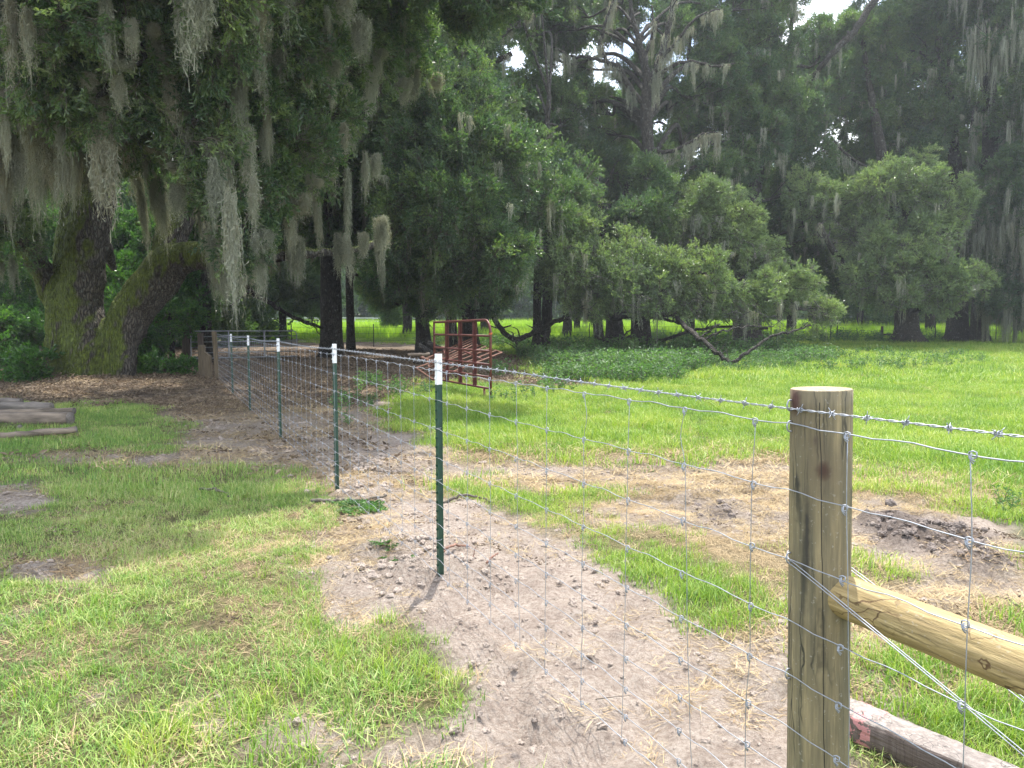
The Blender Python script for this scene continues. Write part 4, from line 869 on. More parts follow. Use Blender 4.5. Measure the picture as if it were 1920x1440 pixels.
# taller clumps near the brace rail and here and there
cl = [(1680,1280),(1720,1310),(1640,1250),(1760,1350),(1600,1230),(1700,1240),(1800,1340),(1830,1390),(1380,1100),(1350,1120),(1410,1080),(1330,1160),(1290,1010),(1120,960),(1440,1120),(1250,1000),(1870,870),(1380,1130),(320,1400),(360,1370),(520,1350),(250,1430),(560,1390),(760,1210),(800,1240),(720,1260),(700,1170),(640,1250),(600,1200),(560,1260),(850,1290),(90,1290),(500,1120),(540,1060),(170,1150),(1740,1270),(1660,1310),(1780,1300),(1850,1330)]
q = [];
for (a, c) in cl:
    p = GP(a, c)
    for k in range(5): q.append((p[0] + rng.normal(0, .09), p[1] + rng.normal(0, .14)))
q = np.array(q); put('tall_grass_clumps', q[:, 0], q[:, 1], np.ones(len(q), bool), .55, 1.15, G_TALL, 'taller tufts of long-bladed grass dotted over lawn and bare ground', 'grass')
# weeds under the oaks
def weed_mesh(name, h=.35, n=36):
    P0, D = [], []; tw = []
    for s in range(4):
        a = rng.uniform(0, 6.28); top = np.array((math.cos(a) * .12, math.sin(a) * .12, h * rng.uniform(.6, 1.1))); tw.append(((0, 0, 0), tuple(top), .004))
        for k in range(n // 4):
            u = rng.uniform(.25, 1.05); P0.append(top * u); b_ = rng.uniform(0, 6.28); D.append((math.cos(b_), math.sin(b_), rng.uniform(0, .7)))
    m = len(P0); return source(name, leaves_mesh(name, np.array(P0), np.array(D), rng.uniform(.05, .11, m), rng.uniform(.022, .04, m), WEED, .15, True, tw))
S_WEED = [weed_mesh('weed_plant_mesh') for _ in range(4)]
def weeds(name, label, spots, srcs=S_WEED):
    pts, ss = [], []
    for (px, py, rx, ry, n, s) in spots:
        for k in range(n):
            r = math.sqrt(rng.uniform()); a = rng.uniform(0, 6.28); p = GP(px + rx * r * math.cos(a), py + ry * r * math.sin(a)); pts.append(p); ss.append(s * rng.uniform(.6, 1.3))
    pts = np.array(pts); n = len(pts)
    scatter(name, pts, np.stack((rng.normal(0, .15, n), rng.normal(0, .15, n), rng.uniform(0, 6.28, n)), 1), np.array(ss), srcs, None, (0, 0, 0), label, 'weeds')
weeds('weeds', 'leafy green weeds growing thick in the shade below the low branches', [(1180,690,170,14,600,1.4),(1350,687,150,12,420,.8),(1050,670,80,12,260,1.5),(1460,672,120,12,300,1.3),(1600,680,260,20,260,1.0),(1250,665,250,8,500,1.9),(1500,640,300,6,300,1.8),(900,650,120,6,160,1.6),(1150,715,140,8,220,1.2)])
weeds('fence_weeds', 'tall spindly weeds around the red panel and the mesh fence', [(935,700,16,10,12,1.3),(1010,690,20,8,12,1.2),(700,725,40,16,26,.9),(760,740,50,14,26,.8),(660,760,40,16,22,.7),(960,750,50,14,12,.8),(1040,738,40,8,14,.9),(640,790,20,10,8,.5),(1895,960,20,14,6,.4)])
S_VINE = [weed_mesh('vine_mesh', .05, 30) for _ in range(2)]
weeds('creeping_vine', 'low patch of creeping vine beside the second green post', [(680,952,42,9,60,.42),(620,945,30,6,10,.35),(715,1035,22,8,9,.32),(765,1062,30,8,6,.3)], S_VINE)
# leaf litter, clods, twigs
def litter_mesh(name):
    n = 46; P0 = np.stack((rng.uniform(-.3, .3, n), rng.uniform(-.3, .3, n), rng.uniform(0, .025, n)), 1); a = U(n) * 6.28
    return source(name, leaves_mesh(name, P0, np.stack((np.cos(a), np.sin(a), rng.normal(.1, .35, n)), 1), rng.uniform(.04, .09, n), rng.uniform(.018, .035, n), LITTER, .25, True))
S_LITM = [litter_mesh('litter_patch') for _ in range(4)]
x, y = wedge(8, 40, 18000); g = litter(x, y); g = np.maximum(g, dirt(x, y) * .10 * (x < 1)); put('leaf_litter', x, y, U(18000) < g * .8, .7, 1.6, S_LITM, 'brown fallen oak leaves covering the ground under the trees', 'leaf litter')
x, y = wedge(.9, 8, 900); put('stray_leaves', x, y, U(900) < .16, .3, .6, S_LITM, 'a few dry leaves scattered over lawn and sand', 'leaf litter')
DCL = simple('soil_clod', (.38, .315, .265), .95, 0, .35, 20, .6, .01); DCM = simple('mud_clod', (.20, .165, .145), .9, 0, .35, 20, .6, .01)
def clod_mesh(name, m):
    import bmesh
    bm = bmesh.new(); bmesh.ops.create_icosphere(bm, subdivisions=3, radius=1)
    o1 = rng.uniform(0, 50, 3)
    for v_ in bm.verts:
        c = v_.co; f = .2 + .5 * float(fbm(np.array([c.x * 5 + o1[1]]), np.array([c.y * 5 + c.z * 4]), 9, 2)[0]) + 1.15 * float(fbm(np.array([c.x * 2.2 + o1[0] + c.z * 1.4]), np.array([c.y * 2.2 + o1[1] - c.z]), 7, 3)[0]); v_.co = Vector((c.x * f, c.y * f * .8, c.z * f * .6))
    me = bpy.data.meshes.new(name); bm.to_mesh(me); bm.free(); me.materials.append(m); return source(name, me)
S_CL = [clod_mesh('clod', DCL) for _ in range(5)]; S_CM = [clod_mesh('mud', DCM) for _ in range(4)]
x, y = wedge(.9, 13, 80000); g = dirt(x, y); g = g * np.where(fbm(x * 3, y * 3, 111, 3) > .5, 1, .3) * (x + .46 * y < 5.5); k = U(80000) < g * (.7 + .5 * (y < 9))
put('soil_clods', x, y, k, 0, 0, S_CL, 'small crumbs and clods of dry sandy soil along the fence', 'soil', zs=.003 + .016 * (1 + y * .05) * rng.uniform(0, 1, 80000) ** 4)
x, y = wedge(3, 11, 90000); c = clodm(x, y); k = (U(90000) < c * .75) & (x > 1)
put('mud_clods', x, y, k, 0, 0, S_CM, 'broken dark clods in the churned mounds of soil', 'soil', zs=.006 + .04 * rng.uniform(0, 1, 90000) ** 3)
x, y = wedge(3, 9, 90000); c = clodm(x, y); k = (U(90000) < c * .8) & (x < 1)
put('loose_clods', x, y, k, 0, 0, S_CL, 'loose pale clods heaped round the foot of the nearest green post', 'soil', zs=.004 + .028 * rng.uniform(0, 1, 90000) ** 3)
tb_ = MB()
for i in range(260):
    xx, yy = wedge(1.2, 13, 1); xx, yy = float(xx[0]), float(yy[0])
    if float(dirt(np.array([xx]), np.array([yy]))[0]) < .3: continue
    a = rng.uniform(0, 6.28); L = rng.uniform(.04, .22); z = g1(xx, yy) + .006
    tb_.tube([(xx, yy, z), (xx + math.cos(a) * L * .5, yy + math.sin(a) * L * .5, z + rng.uniform(0, .012)), (xx + math.cos(a + .2) * L, yy + math.sin(a + .2) * L, z)], [.0022, .0018, .001], 4)
tag(tb_.build('twig_bits', BARK_TWIG), 'thin bits of twig strewn over the bare soil', 'twigs', None, 'stuff')

# ------------------------------------------------------------------ the wire fence
PST = np.array([(-.4495, 4.56), (-1.685, 7.21), (-3.284, 10.74), (-4.894, 14.2), (-6.589, 17.96)])
A_ = np.vstack((PST[:, 1], np.ones(5))).T; kk, cc = np.linalg.lstsq(A_, PST[:, 0], rcond=None)[0]   # x = kk*y + cc
u = np.array((kk, 1.)); u /= np.linalg.norm(u); nrm = np.array((-u[1], u[0]))       # nrm: towards the camera's side
def on_line(s, side=0):   # s = distance along from y=0
    p = np.array((cc, 0.)) + u * s + nrm * side; return p
def s_of_px(px, side):
    t = (px - 960) / (FPX * 1.0); o0 = np.array((cc, 0.)) + nrm * side
    # x = t*y*(approximately the depth)
    lo, hi = .6, 40.
    for _ in range(60):
        m = (lo + hi) / 2; q = o0 + u * m
        X_, _y = pix(np.array([q[0]]), np.array([q[1]]), np.array([1.0]))
        if X_[0] > px: lo = m
        else: hi = m
    return lo
WIRE_SIDE = .03
sW = s_of_px(1552, -.075)
woodc = on_line(sW, -.075 + 0.0)          # centre of the wooden post
s_end = s_of_px(407, WIRE_SIDE); s_beg = sW - 2.35
# round wooden brace post
gzp = g1(*woodc)
post = thing('fence_post', 'thick round wooden fence post with a sawn flat top in the right foreground', 'fence post', (woodc[0], woodc[1], 0))
def round_post(h, r0, r1, zb, matx, parent, seed, nm='post_body', n=48, top=True):
    hs = np.linspace(zb, h, 40); th = np.linspace(0, 2 * math.pi, n, endpoint=False); V = []
    for z in hs:
        f = (z - zb) / (h - zb); rr = r0 + (r1 - r0) * f
        rad = rr * (1 + .016 * (fbm(np.cos(th) * 2 + 5 + seed, np.sin(th) * 2 + z * .8, seed, 3) - .5) * 2 + .004 * np.sin(th * 9 + z * 2))
        V.append(np.stack((rad * np.cos(th), rad * np.sin(th), np.full(n, z)), 1))
    V.append(np.stack((V[-1][:, 0] * .965, V[-1][:, 1] * .965, np.full(n, h + .0015)), 1))
    V = np.vstack(V); F = []
    m = len(hs) + 1
    for i in range(m - 1):
        for j in range(n): k = (j + 1) % n; F.append((i * n + j, i * n + k, (i + 1) * n + k, (i + 1) * n + j))
    F.append(tuple((m - 1) * n + j for j in range(n)))
    mb = MB(); mb.add(V, F); o = mb.build(nm, matx, parent); me = o.data
    me.materials.append(TOPW); me.polygons[len(F) - 1].material_index = 1; me.polygons[len(F) - 1].use_smooth = False
    if not top: pass
    return o
body = round_post(1.372, .0775, .0755, gzp - .3, POSTW, post, 3)
post.rotation_euler = (0, R(-1.15), 0)
# staples on the post
def staple_mesh():
    mb = MB(); mb.tube(spline([(0, .006, -.013), (0, -.004, -.012), (0, -.009, 0), (0, -.004, .012), (0, .006, .013)], 5), .0022, 6); return mb.mesh('staple', GALV)
st_me = staple_mesh()
HW = [1.279, 1.107, .937, .77, .628, .495, .375, .265, .165, .075]
wa = math.atan2(nrm[1], nrm[0])
for h in (1.333, 1.279, .937, .628, .265):
    o = part('staple', st_me, post, (nrm[0] * .078 - u[0] * -.028, nrm[1] * .078 + u[1] * .028, h), (0, 0, wa + math.pi / 2), None)
# second brace post, rail, brace wires
p2 = on_line(sW - 2.42, -.075)
post2 = thing('fence_post', 'round wooden brace post at the near end of the yellow rail', 'fence post', (p2[0], p2[1], 0)); round_post(1.37, .079, .076, g1(*p2) - .3, POSTW, post2, 9)
rail = thing('brace_rail', 'yellow peeled-pine brace rail running from the wooden post to the right edge', 'rail', (woodc[0], woodc[1], .850))
L_ = 2.42 - .05; n_ = 36; th = np.linspace(0, 2 * math.pi, n_, endpoint=False); V = []; zz = np.linspace(.02, L_, 60)
for z in zz:
    rad = .0545 * (1 + .05 * (fbm(np.cos(th) * 1.5 + 3, np.sin(th) * 1.5 + z * 1.2, 15, 3) - .5) * 2 + .012 * (fbm(np.cos(th) * 9, z * 3 + np.sin(th) * 9, 16, 2) - .5))
    V.append(np.stack((rad * np.cos(th), rad * np.sin(th), np.full(n_, z)), 1))
V = np.vstack(V); F = [(i * n_ + j, i * n_ + (j + 1) % n_, (i + 1) * n_ + (j + 1) % n_, (i + 1) * n_ + j) for i in range(59) for j in range(n_)] + [tuple(range(n_))[::-1], tuple(59 * n_ + j for j in range(n_))]
mb = MB(); mb.add(V, F); ro = mb.build('rail_pole', RAILW, rail)
ro.rotation_mode = 'QUATERNION'; ro.rotation_quaternion = Vector((-u[0], -u[1], 0)).to_track_quat('Z', 'Y')
bw = thing('brace_wire', 'doubled smooth wire looped round the wooden post and slanting down to the right', 'wire', (0, 0, 0))
def c3(p, z): return np.array((p[0], p[1], z))
pe = on_line(sW - 2.42, 0.0)
def pc_(z): return np.array((woodc[0] - math.tan(R(1.15)) * z, woodc[1]))
wn_ = math.atan2(nrm[1], nrm[0])
for (sg, z0, z1, wob, rr_) in ((1, .925, .12, 0, .080), (1, .917, .10, .006, .0825), (-1, .915, .13, .004, .080), (-1, .905, .10, .008, .0825)):
    pts = []
    for a_ in np.linspace(-1.75, 0, 9) * sg:      # round the back of the post, then off along the brace
        w_ = wn_ + a_ + (0 if sg > 0 else math.pi); q_ = pc_(z0) + rr_ * np.array((math.cos(w_), math.sin(w_))); q_ = (q_[0], q_[1], z0 + .012 * abs(a_)); pts.append(q_)
    pl = np.array(pts[-1])
    for t in np.linspace(.06, 1, 9): pts.append((pl[0] - u[0] * 2.35 * t - nrm[0] * sg * .02 * t, pl[1] - u[1] * 2.35 * t - nrm[1] * sg * .02 * t, pl[2] + (z1 - z0) * t + wob * math.sin(t * 9)))
    mb = MB(); mb.tube(spline(pts, 3), .00135, 6); mb.build('wire', GALV, bw)

# woven wire mesh
fence = thing('wire_mesh_fence', 'galvanised woven-wire field fence stretched across the scene past the green posts', 'wire fence', (0, 0, 0))
SP = .3048; s0 = s_of_px(1583, WIRE_SIDE); ks = np.arange(-8, int((s_end - s0) / SP) + 1); stays = s0 + ks * SP
def gzl(s): q = on_line(s); return base_z(q[1])
def waveline(h, r, nm):
    ss = np.arange(s_beg, s_end, .0762 / 1.5); ph = rng.uniform(0, 6)
    pts = []
    for i, s in enumerate(ss):
        t = ((s - s0) / SP) % 1
        dz = .0035 * (1 if abs(t - .5) < .12 else -.3) + .0012 * math.sin(s * 31 + ph) + .004 * math.sin(s * 1.7 + ph)
        p = on_line(s, WIRE_SIDE + .001 * math.sin(s * 40)); pts.append((p[0], p[1], h + dz))
    mb = MB(); mb.tube(pts, r, 6); return mb.build(nm, GALV, fence)
for i, h in enumerate(HW): waveline(h, .0017 if i in (0, 9) else .00135, 'line_wire')
kn = MB(); ring = [(math.cos(a), math.sin(a)) for a in np.linspace(0, 2 * math.pi, 9)]
for s in stays:
    p = on_line(s, WIRE_SIDE + .003); jj = rng.normal(0, .003, len(HW)); lean = rng.normal(0, .004)
    pts = [(p[0] + u[0] * (jj[i] + lean * i), p[1] + u[1] * (jj[i] + lean * i), h) for i, h in enumerate(HW)]
    if rng.uniform() < .12: k = 0; a_ = np.array(pts[0]); b_ = np.array(pts[1]); pts.insert(1, tuple((a_ + b_) / 2 + np.array((u[0], u[1], 0)) * rng.choice([-1, 1]) * .022))
    mb = MB(); mb.tube(spline(pts, 3), .00115, 5); mb.build('stay_wire', GALV, fence)
    for h in HW:
        c_ = np.array((p[0], p[1], h)); e1 = np.array((u[0], u[1], 0)); e2 = np.array((0, 0, 1.)); e3 = np.array((nrm[0], nrm[1], 0))
        if s - s_beg < 9:
            kn.tube([c_ + e1 * .0075 * a * 1.0 + e2 * .0075 * b_ + e3 * (.004 * math.sin(3 * a)) for a, b_ in ring], .0017, 5, False)
            kn.tube([c_ + e2 * .004 + e3 * .004, c_ - e2 * .012 + e1 * .003 + e3 * .003, c_ - e2 * .018 - e1 * .002], .0018, 5)
            kn.tube([c_ + e1 * .008, c_ + e1 * .003 - e2 * .008 + e3 * .005, c_ - e1 * .005 - e2 * .013], .0017, 5)
        else:
            kn.tube([c_ - e2 * .009, c_ + e2 * .009], .0048, 4)
o = kn.build('wire_knot', GALV, fence); o['kind'] = 'stuff'
# barbed wire
barb = thing('barbed_wire', 'twisted barbed wire strung just above the mesh along the post tops', 'barbed wire', (0, 0, 0))
hb = 1.333; ss = np.arange(s_beg, s_end, .011)
def bp(s): p = on_line(s, WIRE_SIDE + .002); return np.array((p[0], p[1], hb + .006 * math.sin(s * 1.3) - .012 * abs(math.sin(s * .81))))
for ph in (0, math.pi):
    near_s = [s for s in ss if s < 10] ; far_s = list(np.arange(10, s_end, .05))
    mb = MB(); mb.tube([bp(s) + .0019 * (math.cos(s * 95 + ph) * np.array((0, 0, 1.)) + math.sin(s * 95 + ph) * np.array((nrm[0], nrm[1], 0))) for s in near_s + far_s], .0014, 5); mb.build('strand', GALV, barb)
def barb_mesh():
    mb = MB()
    mb.tube([(-.006 + .012 * t, .0055 * math.cos(t * 12.5), .0055 * math.sin(t * 12.5)) for t in np.linspace(0, 1, 14)], .0014, 5)
    for a, sx_ in ((.7, -1), (3.9, 1), (2.2, -1), (5.4, 1)):
        d = np.array((sx_ * .3, math.cos(a), math.sin(a))); mb.tube([d * .004, d * .016], [.0014, .0007], 5)
    return mb.mesh('barb', GALV)
bmz = [barb_mesh(), barb_mesh()]; ang = math.atan2(u[1], u[0])
for s in np.arange(s_beg + .05, s_end - .1, .078 if False else .10):
    p = bp(s); o = part('barb', bmz[0], barb, p, (rng.uniform(0, 6), rng.normal(0, .15), ang))

# green steel posts
def tpost_mesh(z0, z1, r=1.0):
    mb = MB(); h = z1 - z0; c = (z0 + z1) / 2
    mb.box((0, 0, c), (.037 * r, .0065 * r, h)); mb.box((0, .0165, c), (.0075 * r, .026, h)); mb.box((0, .03, c), (.011 * r, .006, h)); return mb
tp_green = tpost_mesh(-.25, 1.19)
for k in range(20): tp_green.box((0, -.0065, 1.15 - k * .055), (.012, .0075, .012))
tp_green = tp_green.mesh('post_shaft', GREENP, False)
tw_ = tpost_mesh(1.192, 1.372, 1.14)
for k in range(3): tw_.box((0, -.007, 1.34 - k * .055), (.013, .009, .014))
tp_white = tw_.mesh('white_tip', WHITEP, False)
cb = MB(); cb.tube(spline([(-.024, -.026, 0), (-.02, -.01, .002), (-.018, .012, .002), (0, .024, 0), (.018, .012, -.002), (.02, -.01, -.002), (.03, -.026, .004)], 4), .0018, 5); clip_me = cb.mesh('wire_clip', GALV)
LBL = ['nearest green steel fence post with a white tip, soil heaped at its foot', 'second nearest white-tipped green steel post, vine patch beside its foot',
       'third white-tipped green steel post, middle one of the five', 'fourth white-tipped green steel post, next to the farthest', 'farthest of the white-tipped green steel posts, nearest to the square gate post']
for i, (px, py) in enumerate(((818, 665), (622, 648), (518, 638), (463, 630), (431, 630))):
    s = s_of_px(px + (2, 4, 3, 2, 2)[i], 0); p = on_line(s, 0)
    t = thing('steel_fence_post', LBL[i], 'fence post', (p[0], p[1], 0), ang, 'white-tipped green steel posts along the mesh fence')
    t.rotation_euler = (R(.25), R((.35, .5, .45, .3, .3)[i]) * 1, ang + math.pi)
    part('post_shaft', tp_green, t); part('white_tip', tp_white, t)
    for h in (1.333, 1.279, .937, .628, .265): part('wire_clip', clip_me, t, (0, 0, h))

# ------------------------------------------------------------------ wooden posts and gates in the distance
def sq_post(label, px, ytop, ybase, wpx, m=POSTB, lean=0, slant=0, name='gate_post', cat='post', depth=None):
    b = GP(px, ybase); Y_ = b[1]; h = P(px, ytop, Y_)[2] - b[2]; wd = wpx * Y_ / FPX
    mb = MB(); x_ = wd / 2; V = [(sx * x_, sy * x_, -.3) for sx, sy in ((-1, -1), (1, -1), (1, 1), (-1, 1))] + [(sx * x_ * .97 + lean * h, sy * x_ * .97, h - (slant if sx > 0 else 0)) for sx, sy in ((-1, -1), (1, -1), (1, 1), (-1, 1))]
    mb.add(V, [(3, 2, 1, 0), (4, 5, 6, 7), (0, 1, 5, 4), (1, 2, 6, 5), (2, 3, 7, 6), (3, 0, 4, 7)])
    me = mb.mesh(name, m, False); o = bpy.data.objects.new(name, me); o.location = b; link(o)
    bv = o.modifiers.new('bevel', 'BEVEL'); bv.width = .012; bv.segments = 2
    tag(o, label, cat); return o
sq_post('short brown wooden post, left one of the touching pair', 380, 647, 711, 11)
sq_post('brown wooden post with a slanting cut top, right one of the touching pair', 391, 659, 714, 11.5, slant=.13)
sq_post('slender leaning brown corner post where the mesh fence ends', 410, 621, 718, 7.5, lean=-.065)
sq_post('dark tall post standing behind the touching pair', 378, 624, 696, 9, POSTD)
sq_post('thick dark gate post carrying the hinge of the tube gate', 351, 614, 680, 13, POSTD)

def tube_gate(name, label, A, B, z0, z1, nr, r, m, vb=(), cat='gate', corner=.12, rails=None):
    A = np.asarray(A, float); B = np.asarray(B, float); t = thing(name, label, cat, A)
    L = np.linalg.norm(B[:2] - A[:2]); rz = math.atan2(B[1] - A[1], B[0] - A[0]); t.rotation_euler = (0, 0, rz)
    mb = MB(); c = corner; pts = [(0, 0, z0), (0, 0, z1 - c), (c * .3, 0, z1 - c * .3), (c, 0, z1), (L - c, 0, z1), (L - c * .3, 0, z1 - c * .3), (L, 0, z1 - c), (L, 0, z0), (0, 0, z0)]
    mb.tube(pts, r, 8, False); mb.build('frame', m, t)
    for z in (rails if rails is not None else np.linspace(z0, z1, nr)[1:-1]):
        mb = MB(); mb.tube([(0, 0, z), (L, 0, z)], r * .85, 8); mb.build('rail', m, t)
    for x_ in vb:
        mb = MB(); mb.box((x_, 0, (z0 + z1) / 2), (.045, r * 2.6, z1 - z0)); mb.build('upright', m, t, False)
    return t
Yg = 29.0; A = P(357, 617, Yg); B = P(556, 615, 31.5); ga = g1(A[0], A[1]); A[2] = ga; B[2] = ga
tube_gate('tube_gate', 'galvanised tube field gate hung on the thick dark post', A, B, .27, 1.30, 6, .024, GALV_TUBE, (1.4, 2.8), corner=.14)
tb2 = MB(); b = GP(369, 682); cyl = [(math.cos(a), math.sin(a)) for a in np.linspace(0, 2 * math.pi, 20, endpoint=False)]
V = [(.17 * a, .17 * c, 0) for a, c in cyl] + [(.2 * a, .2 * c, .27) for a, c in cyl] + [(.215 * a, .215 * c, .28) for a, c in cyl] + [(.215 * a, .215 * c, .30) for a, c in cyl] + [(.19 * a, .19 * c, .30) for a, c in cyl] + [(.16 * a, .16 * c, .03) for a, c in cyl]
F = [(i * 20 + j, i * 20 + (j + 1) % 20, (i + 1) * 20 + (j + 1) % 20, (i + 1) * 20 + j) for i in range(5) for j in range(20)] + [tuple(range(20))[::-1], tuple(100 + j for j in range(20))]
tb2.add(V, F); o = tb2.build('feed_tub', BLACKP); o.location = b; tag(o, 'black round tub on the ground under the hinge end of the tube gate', 'tub')
A = GP(12, 668); B = GP(100, 664); A[2] = g1(A[0], A[1])
tube_gate('rusty_gate', 'rusty old tube gate half hidden in the shrubs left of the huge oak', A, B, .1, .85, 6, .016, RUST2, (.7,), corner=.05)

# upright red panel
ZR, ZL = 15.9, 19.0
Rt = P(920, 752, ZR); Lt = P(815, 715, ZL); Rt[2] = g1(Rt[0], Rt[1]); Lt[2] = 0
t = thing('corral_panel', 'upright red-brown metal corral panel standing in the grass behind the mesh fence', 'panel', Rt)
dv = Lt[:2] - Rt[:2]; Lp = float(np.linalg.norm(dv)); t.rotation_euler = (R(0), 0, math.atan2(dv[1], dv[0]))
ztop = P(918, 600, ZR)[2] - Rt[2]; zr = [P(918, q, ZR)[2] - Rt[2] for q in (630, 659, 684, 707.5, 729)]
rt_ = .026
def XP(px):   # distance along the panel from its right end seen at px
    lo, hi = 0., Lp
    for _ in range(40):
        m = (lo + hi) / 2; q = Rt[:2] + dv / Lp * m
        if 960 + q[0] / q[1] * FPX > px: lo = m
        else: hi = m
    return lo
mb = MB(); c = .28
mb.tube([(0, 0, -.1)] + [(0, 0, ztop - c)] + [(c - c * math.cos(a), 0, ztop - c + c * math.sin(a)) for a in np.linspace(.2, 1.57, 6)] + [(Lp, 0, ztop - .03), (Lp + .01, 0, ztop - .09), (Lp, 0, zr[-1])], rt_ * 1.1, 10); mb.build('frame', RUST, t)
for z in zr:
    mb = MB(); mb.tube([(0, 0, z), (Lp, 0, z)], rt_ * .92, 8); mb.build('rail', RUST, t)
for px in (838, 863, 890):
    x_ = XP(px); mb = MB(); mb.box((x_, -.028, (ztop + zr[-1]) / 2), (.10, .006, ztop - zr[-1] - .02)); mb.box((x_ + .05, -.0, (ztop + zr[-1]) / 2), (.006, .062, ztop - zr[-1] - .02)); mb.build('upright', RUST, t, False)
x_ = XP(908); mb = MB(); mb.tube([(x_, 0, -.1), (x_, 0, zr[-1])], rt_, 8); mb.build('leg', RUST, t)
mb = MB(); x_ = Lp; mb.tube([(Lp - .1, 0, -.05 + g1(*Lt[:2])), (Lp - .1, 0, zr[-1])], rt_, 8); mb.build('leg', RUST, t)
for z in (ztop - .28, zr[-1] - .02):
    mb = MB(); mb.tube([(.03 * math.cos(a) - .0, .034 * math.sin(a), z + .012 * a / 6 - .02) for a in np.linspace(0, 19, 40)] + [(.04, -.03, z - .1), (.03, -.035, z - .25), (.045, -.03, z - .4)], .006, 4); mb.build('twine_knot', TWINE, t)
# stacked panels lying behind it
def lying(label, a, b_, wv, n=4):
    a = np.asarray(a, float); b_ = np.asarray(b_, float); wv = np.asarray(wv, float); t = thing('corral_panel', label, 'panel', a, 0, 'red-brown panels heaped on the ground')
    mb = MB(); mb.tube([(0, 0, 0), b_ - a, b_ - a + wv, wv, (0, 0, 0)], .025, 8, False); mb.build('frame', RUST2, t)
    for k in range(1, n):
        mb = MB(); mb.tube([wv * k / n, b_ - a + wv * k / n], .021, 8); mb.build('rail', RUST2, t)
    for f in (.35, .68):
        mb = MB(); q = (b_ - a) * f + np.array((0, 0, .03)); mb.tube([q, q + wv], .02, 6); mb.build('upright', RUST, t)
lying('topmost heaped red panel, its corner poking out right of the upright one', P(812, 712, 17.6), P(941, 661, 20.6), P(780, 690, 19.6) - P(812, 712, 17.6))
lying('red panel leaning across the back of the heap', P(805, 690, 20.5), P(895, 648, 22.5), P(800, 672, 22.0) - P(805, 690, 20.5), 4)

# logs
def log(label, a, b_, r0, r1, m=LOGM, name='log', group=None, ends=True, bend=.0, cat='log', n=18):
    a = np.asarray(a, float); b_ = np.asarray(b_, float); o = thing(name, label, cat, a, 0, group); L = np.linalg.norm(b_ - a); K = 16
    c_ = [a + (b_ - a) * t + np.array((0, 0, bend * math.sin(t * 3.14))) + rng.normal(0, .006, 3) - a for t in np.linspace(0, 1, K)]
    mb = MB(); mb.tube(c_, np.linspace(r0, r1, K) * (1 + rng.normal(0, .03, K)), n, False); mb.build('bark_surface', m, o)
    if ends:
        for q, d, r in ((c_[0], c_[0] - c_[1], r0), (c_[-1], c_[-1] - c_[-2], r1)):
            e = MB(); d = d / np.linalg.norm(d); e.tube([q - d * .03, q + d * .004], r * .96, n); e.build('sawn_end', TOPW if m is RAILW else WOODG, o)
    return o
GL = 'logs piled at the left edge'
log('grey weathered log, backmost of the pile', P(-160, 762, 13.6), P(97, 762, 13.4), .085, .08, WOODG, group=GL)
log('thin pale log end poking out right behind the big log', P(-100, 775, 12.9), P(139, 771, 12.9), .06, .055, LOGM, group=GL)
log('thickest brown log, front of the pile', P(-160, 784, 12.2), P(132, 786, 12.1), .12, .105, LOGM, group=GL)
log('greenish mossy log lying under the thickest one', P(-160, 800, 11.9), P(38, 806, 11.6), .09, .08, BARK_MOSS, group=GL)
log('cut slab lying low on top of the back of the pile', P(-150, 750, 13.9), P(40, 752, 13.9), .06, .05, WOODG, group=GL)
log('split underside log beneath the thickest one', P(-80, 800, 12.3), P(128, 797, 12.3), .05, .045, WOODG, group=GL)
log('long thin pale pole lying in the grass before the log pile', P(-140, 836, 10.3), P(144, 806, 10.7), .05, .046, LOGM, group=GL, bend=.02)
GB = 'dark logs heaped behind the red panels'
for i, (a, c, lab) in enumerate((((786, 648, 24), (818, 668, 23.5), 'dark log sloping down towards the upright red panel'), ((803, 643, 24.6), (836, 660, 24), 'upper dark log sloping behind the red panel frame'), ((765, 665, 22.5), (806, 664, 22.5), 'pale board-like pole lying left of the red heap'), ((775, 678, 21.5), (812, 682, 21.2), 'short dark log on the leaf litter left of the white post tip'), ((790, 671, 22), (808, 677, 21.5), 'thin reddish log end above the short dark one'))):
    log(lab, P(*a), P(*c), .09 if i < 2 else .05, .08 if i < 2 else .045, (BARK, BARK, LOGM, BARK, RUST2)[i], group=GB, n=12)
# sticks on the ground
def stick(label, pts, r, m=BARK_TWIG):
    q = [GP(*p[:2]) + np.array((0, 0, p[2])) for p in pts]; mb = MB(); q0 = q[0].copy(); sp = spline(q, 6); sp[1:-1] += rng.normal(0, r * .5, (len(sp) - 2, 3))
    mb.tube(sp, np.linspace(r, r * .55, len(sp)), 7); o = mb.build('stick', m, off=q0); o.location = q0; tag(o, label, 'stick', 'fallen sticks near the fence'); return o
REDT = simple('reddish_twig', (.22, .12, .085), .85, 0, .3, 20, .4, .004)
stick('reddish stick lying just right of the nearest green post', [(826,1042,.02),(845,1036,.04),(862,1026,.03),(880,1024,.04)], .011, REDT)
stick('short stick poking up from the soil right of the nearest green post', [(912,1082,.01),(922,1078,.05),(934,1074,.10)], .008, REDT)
stick('tiny upright twig between the two reddish sticks', [(886,1048,.0),(888,1046,.04),(892,1046,.09)], .004, REDT)
stick('long grey stick lying beside the second green post', [(585,940,.02),(630,941,.025),(670,938,.02),(725,934,.02)], .018)
stick('straight grey stick behind the nearest green post', [(832,936,.02),(870,935,.03),(905,936,.02),(922,941,.02)], .014)
stick('dark curved stick lying in the lawn grass', [(375,918,.02),(395,919,.035),(415,924,.03),(435,931,.02)], .013)
stick('pale stick lying on the leaf litter beyond the logs', [(370,748,.02),(385,747,.03),(400,745,.02)], .012, LOGM)
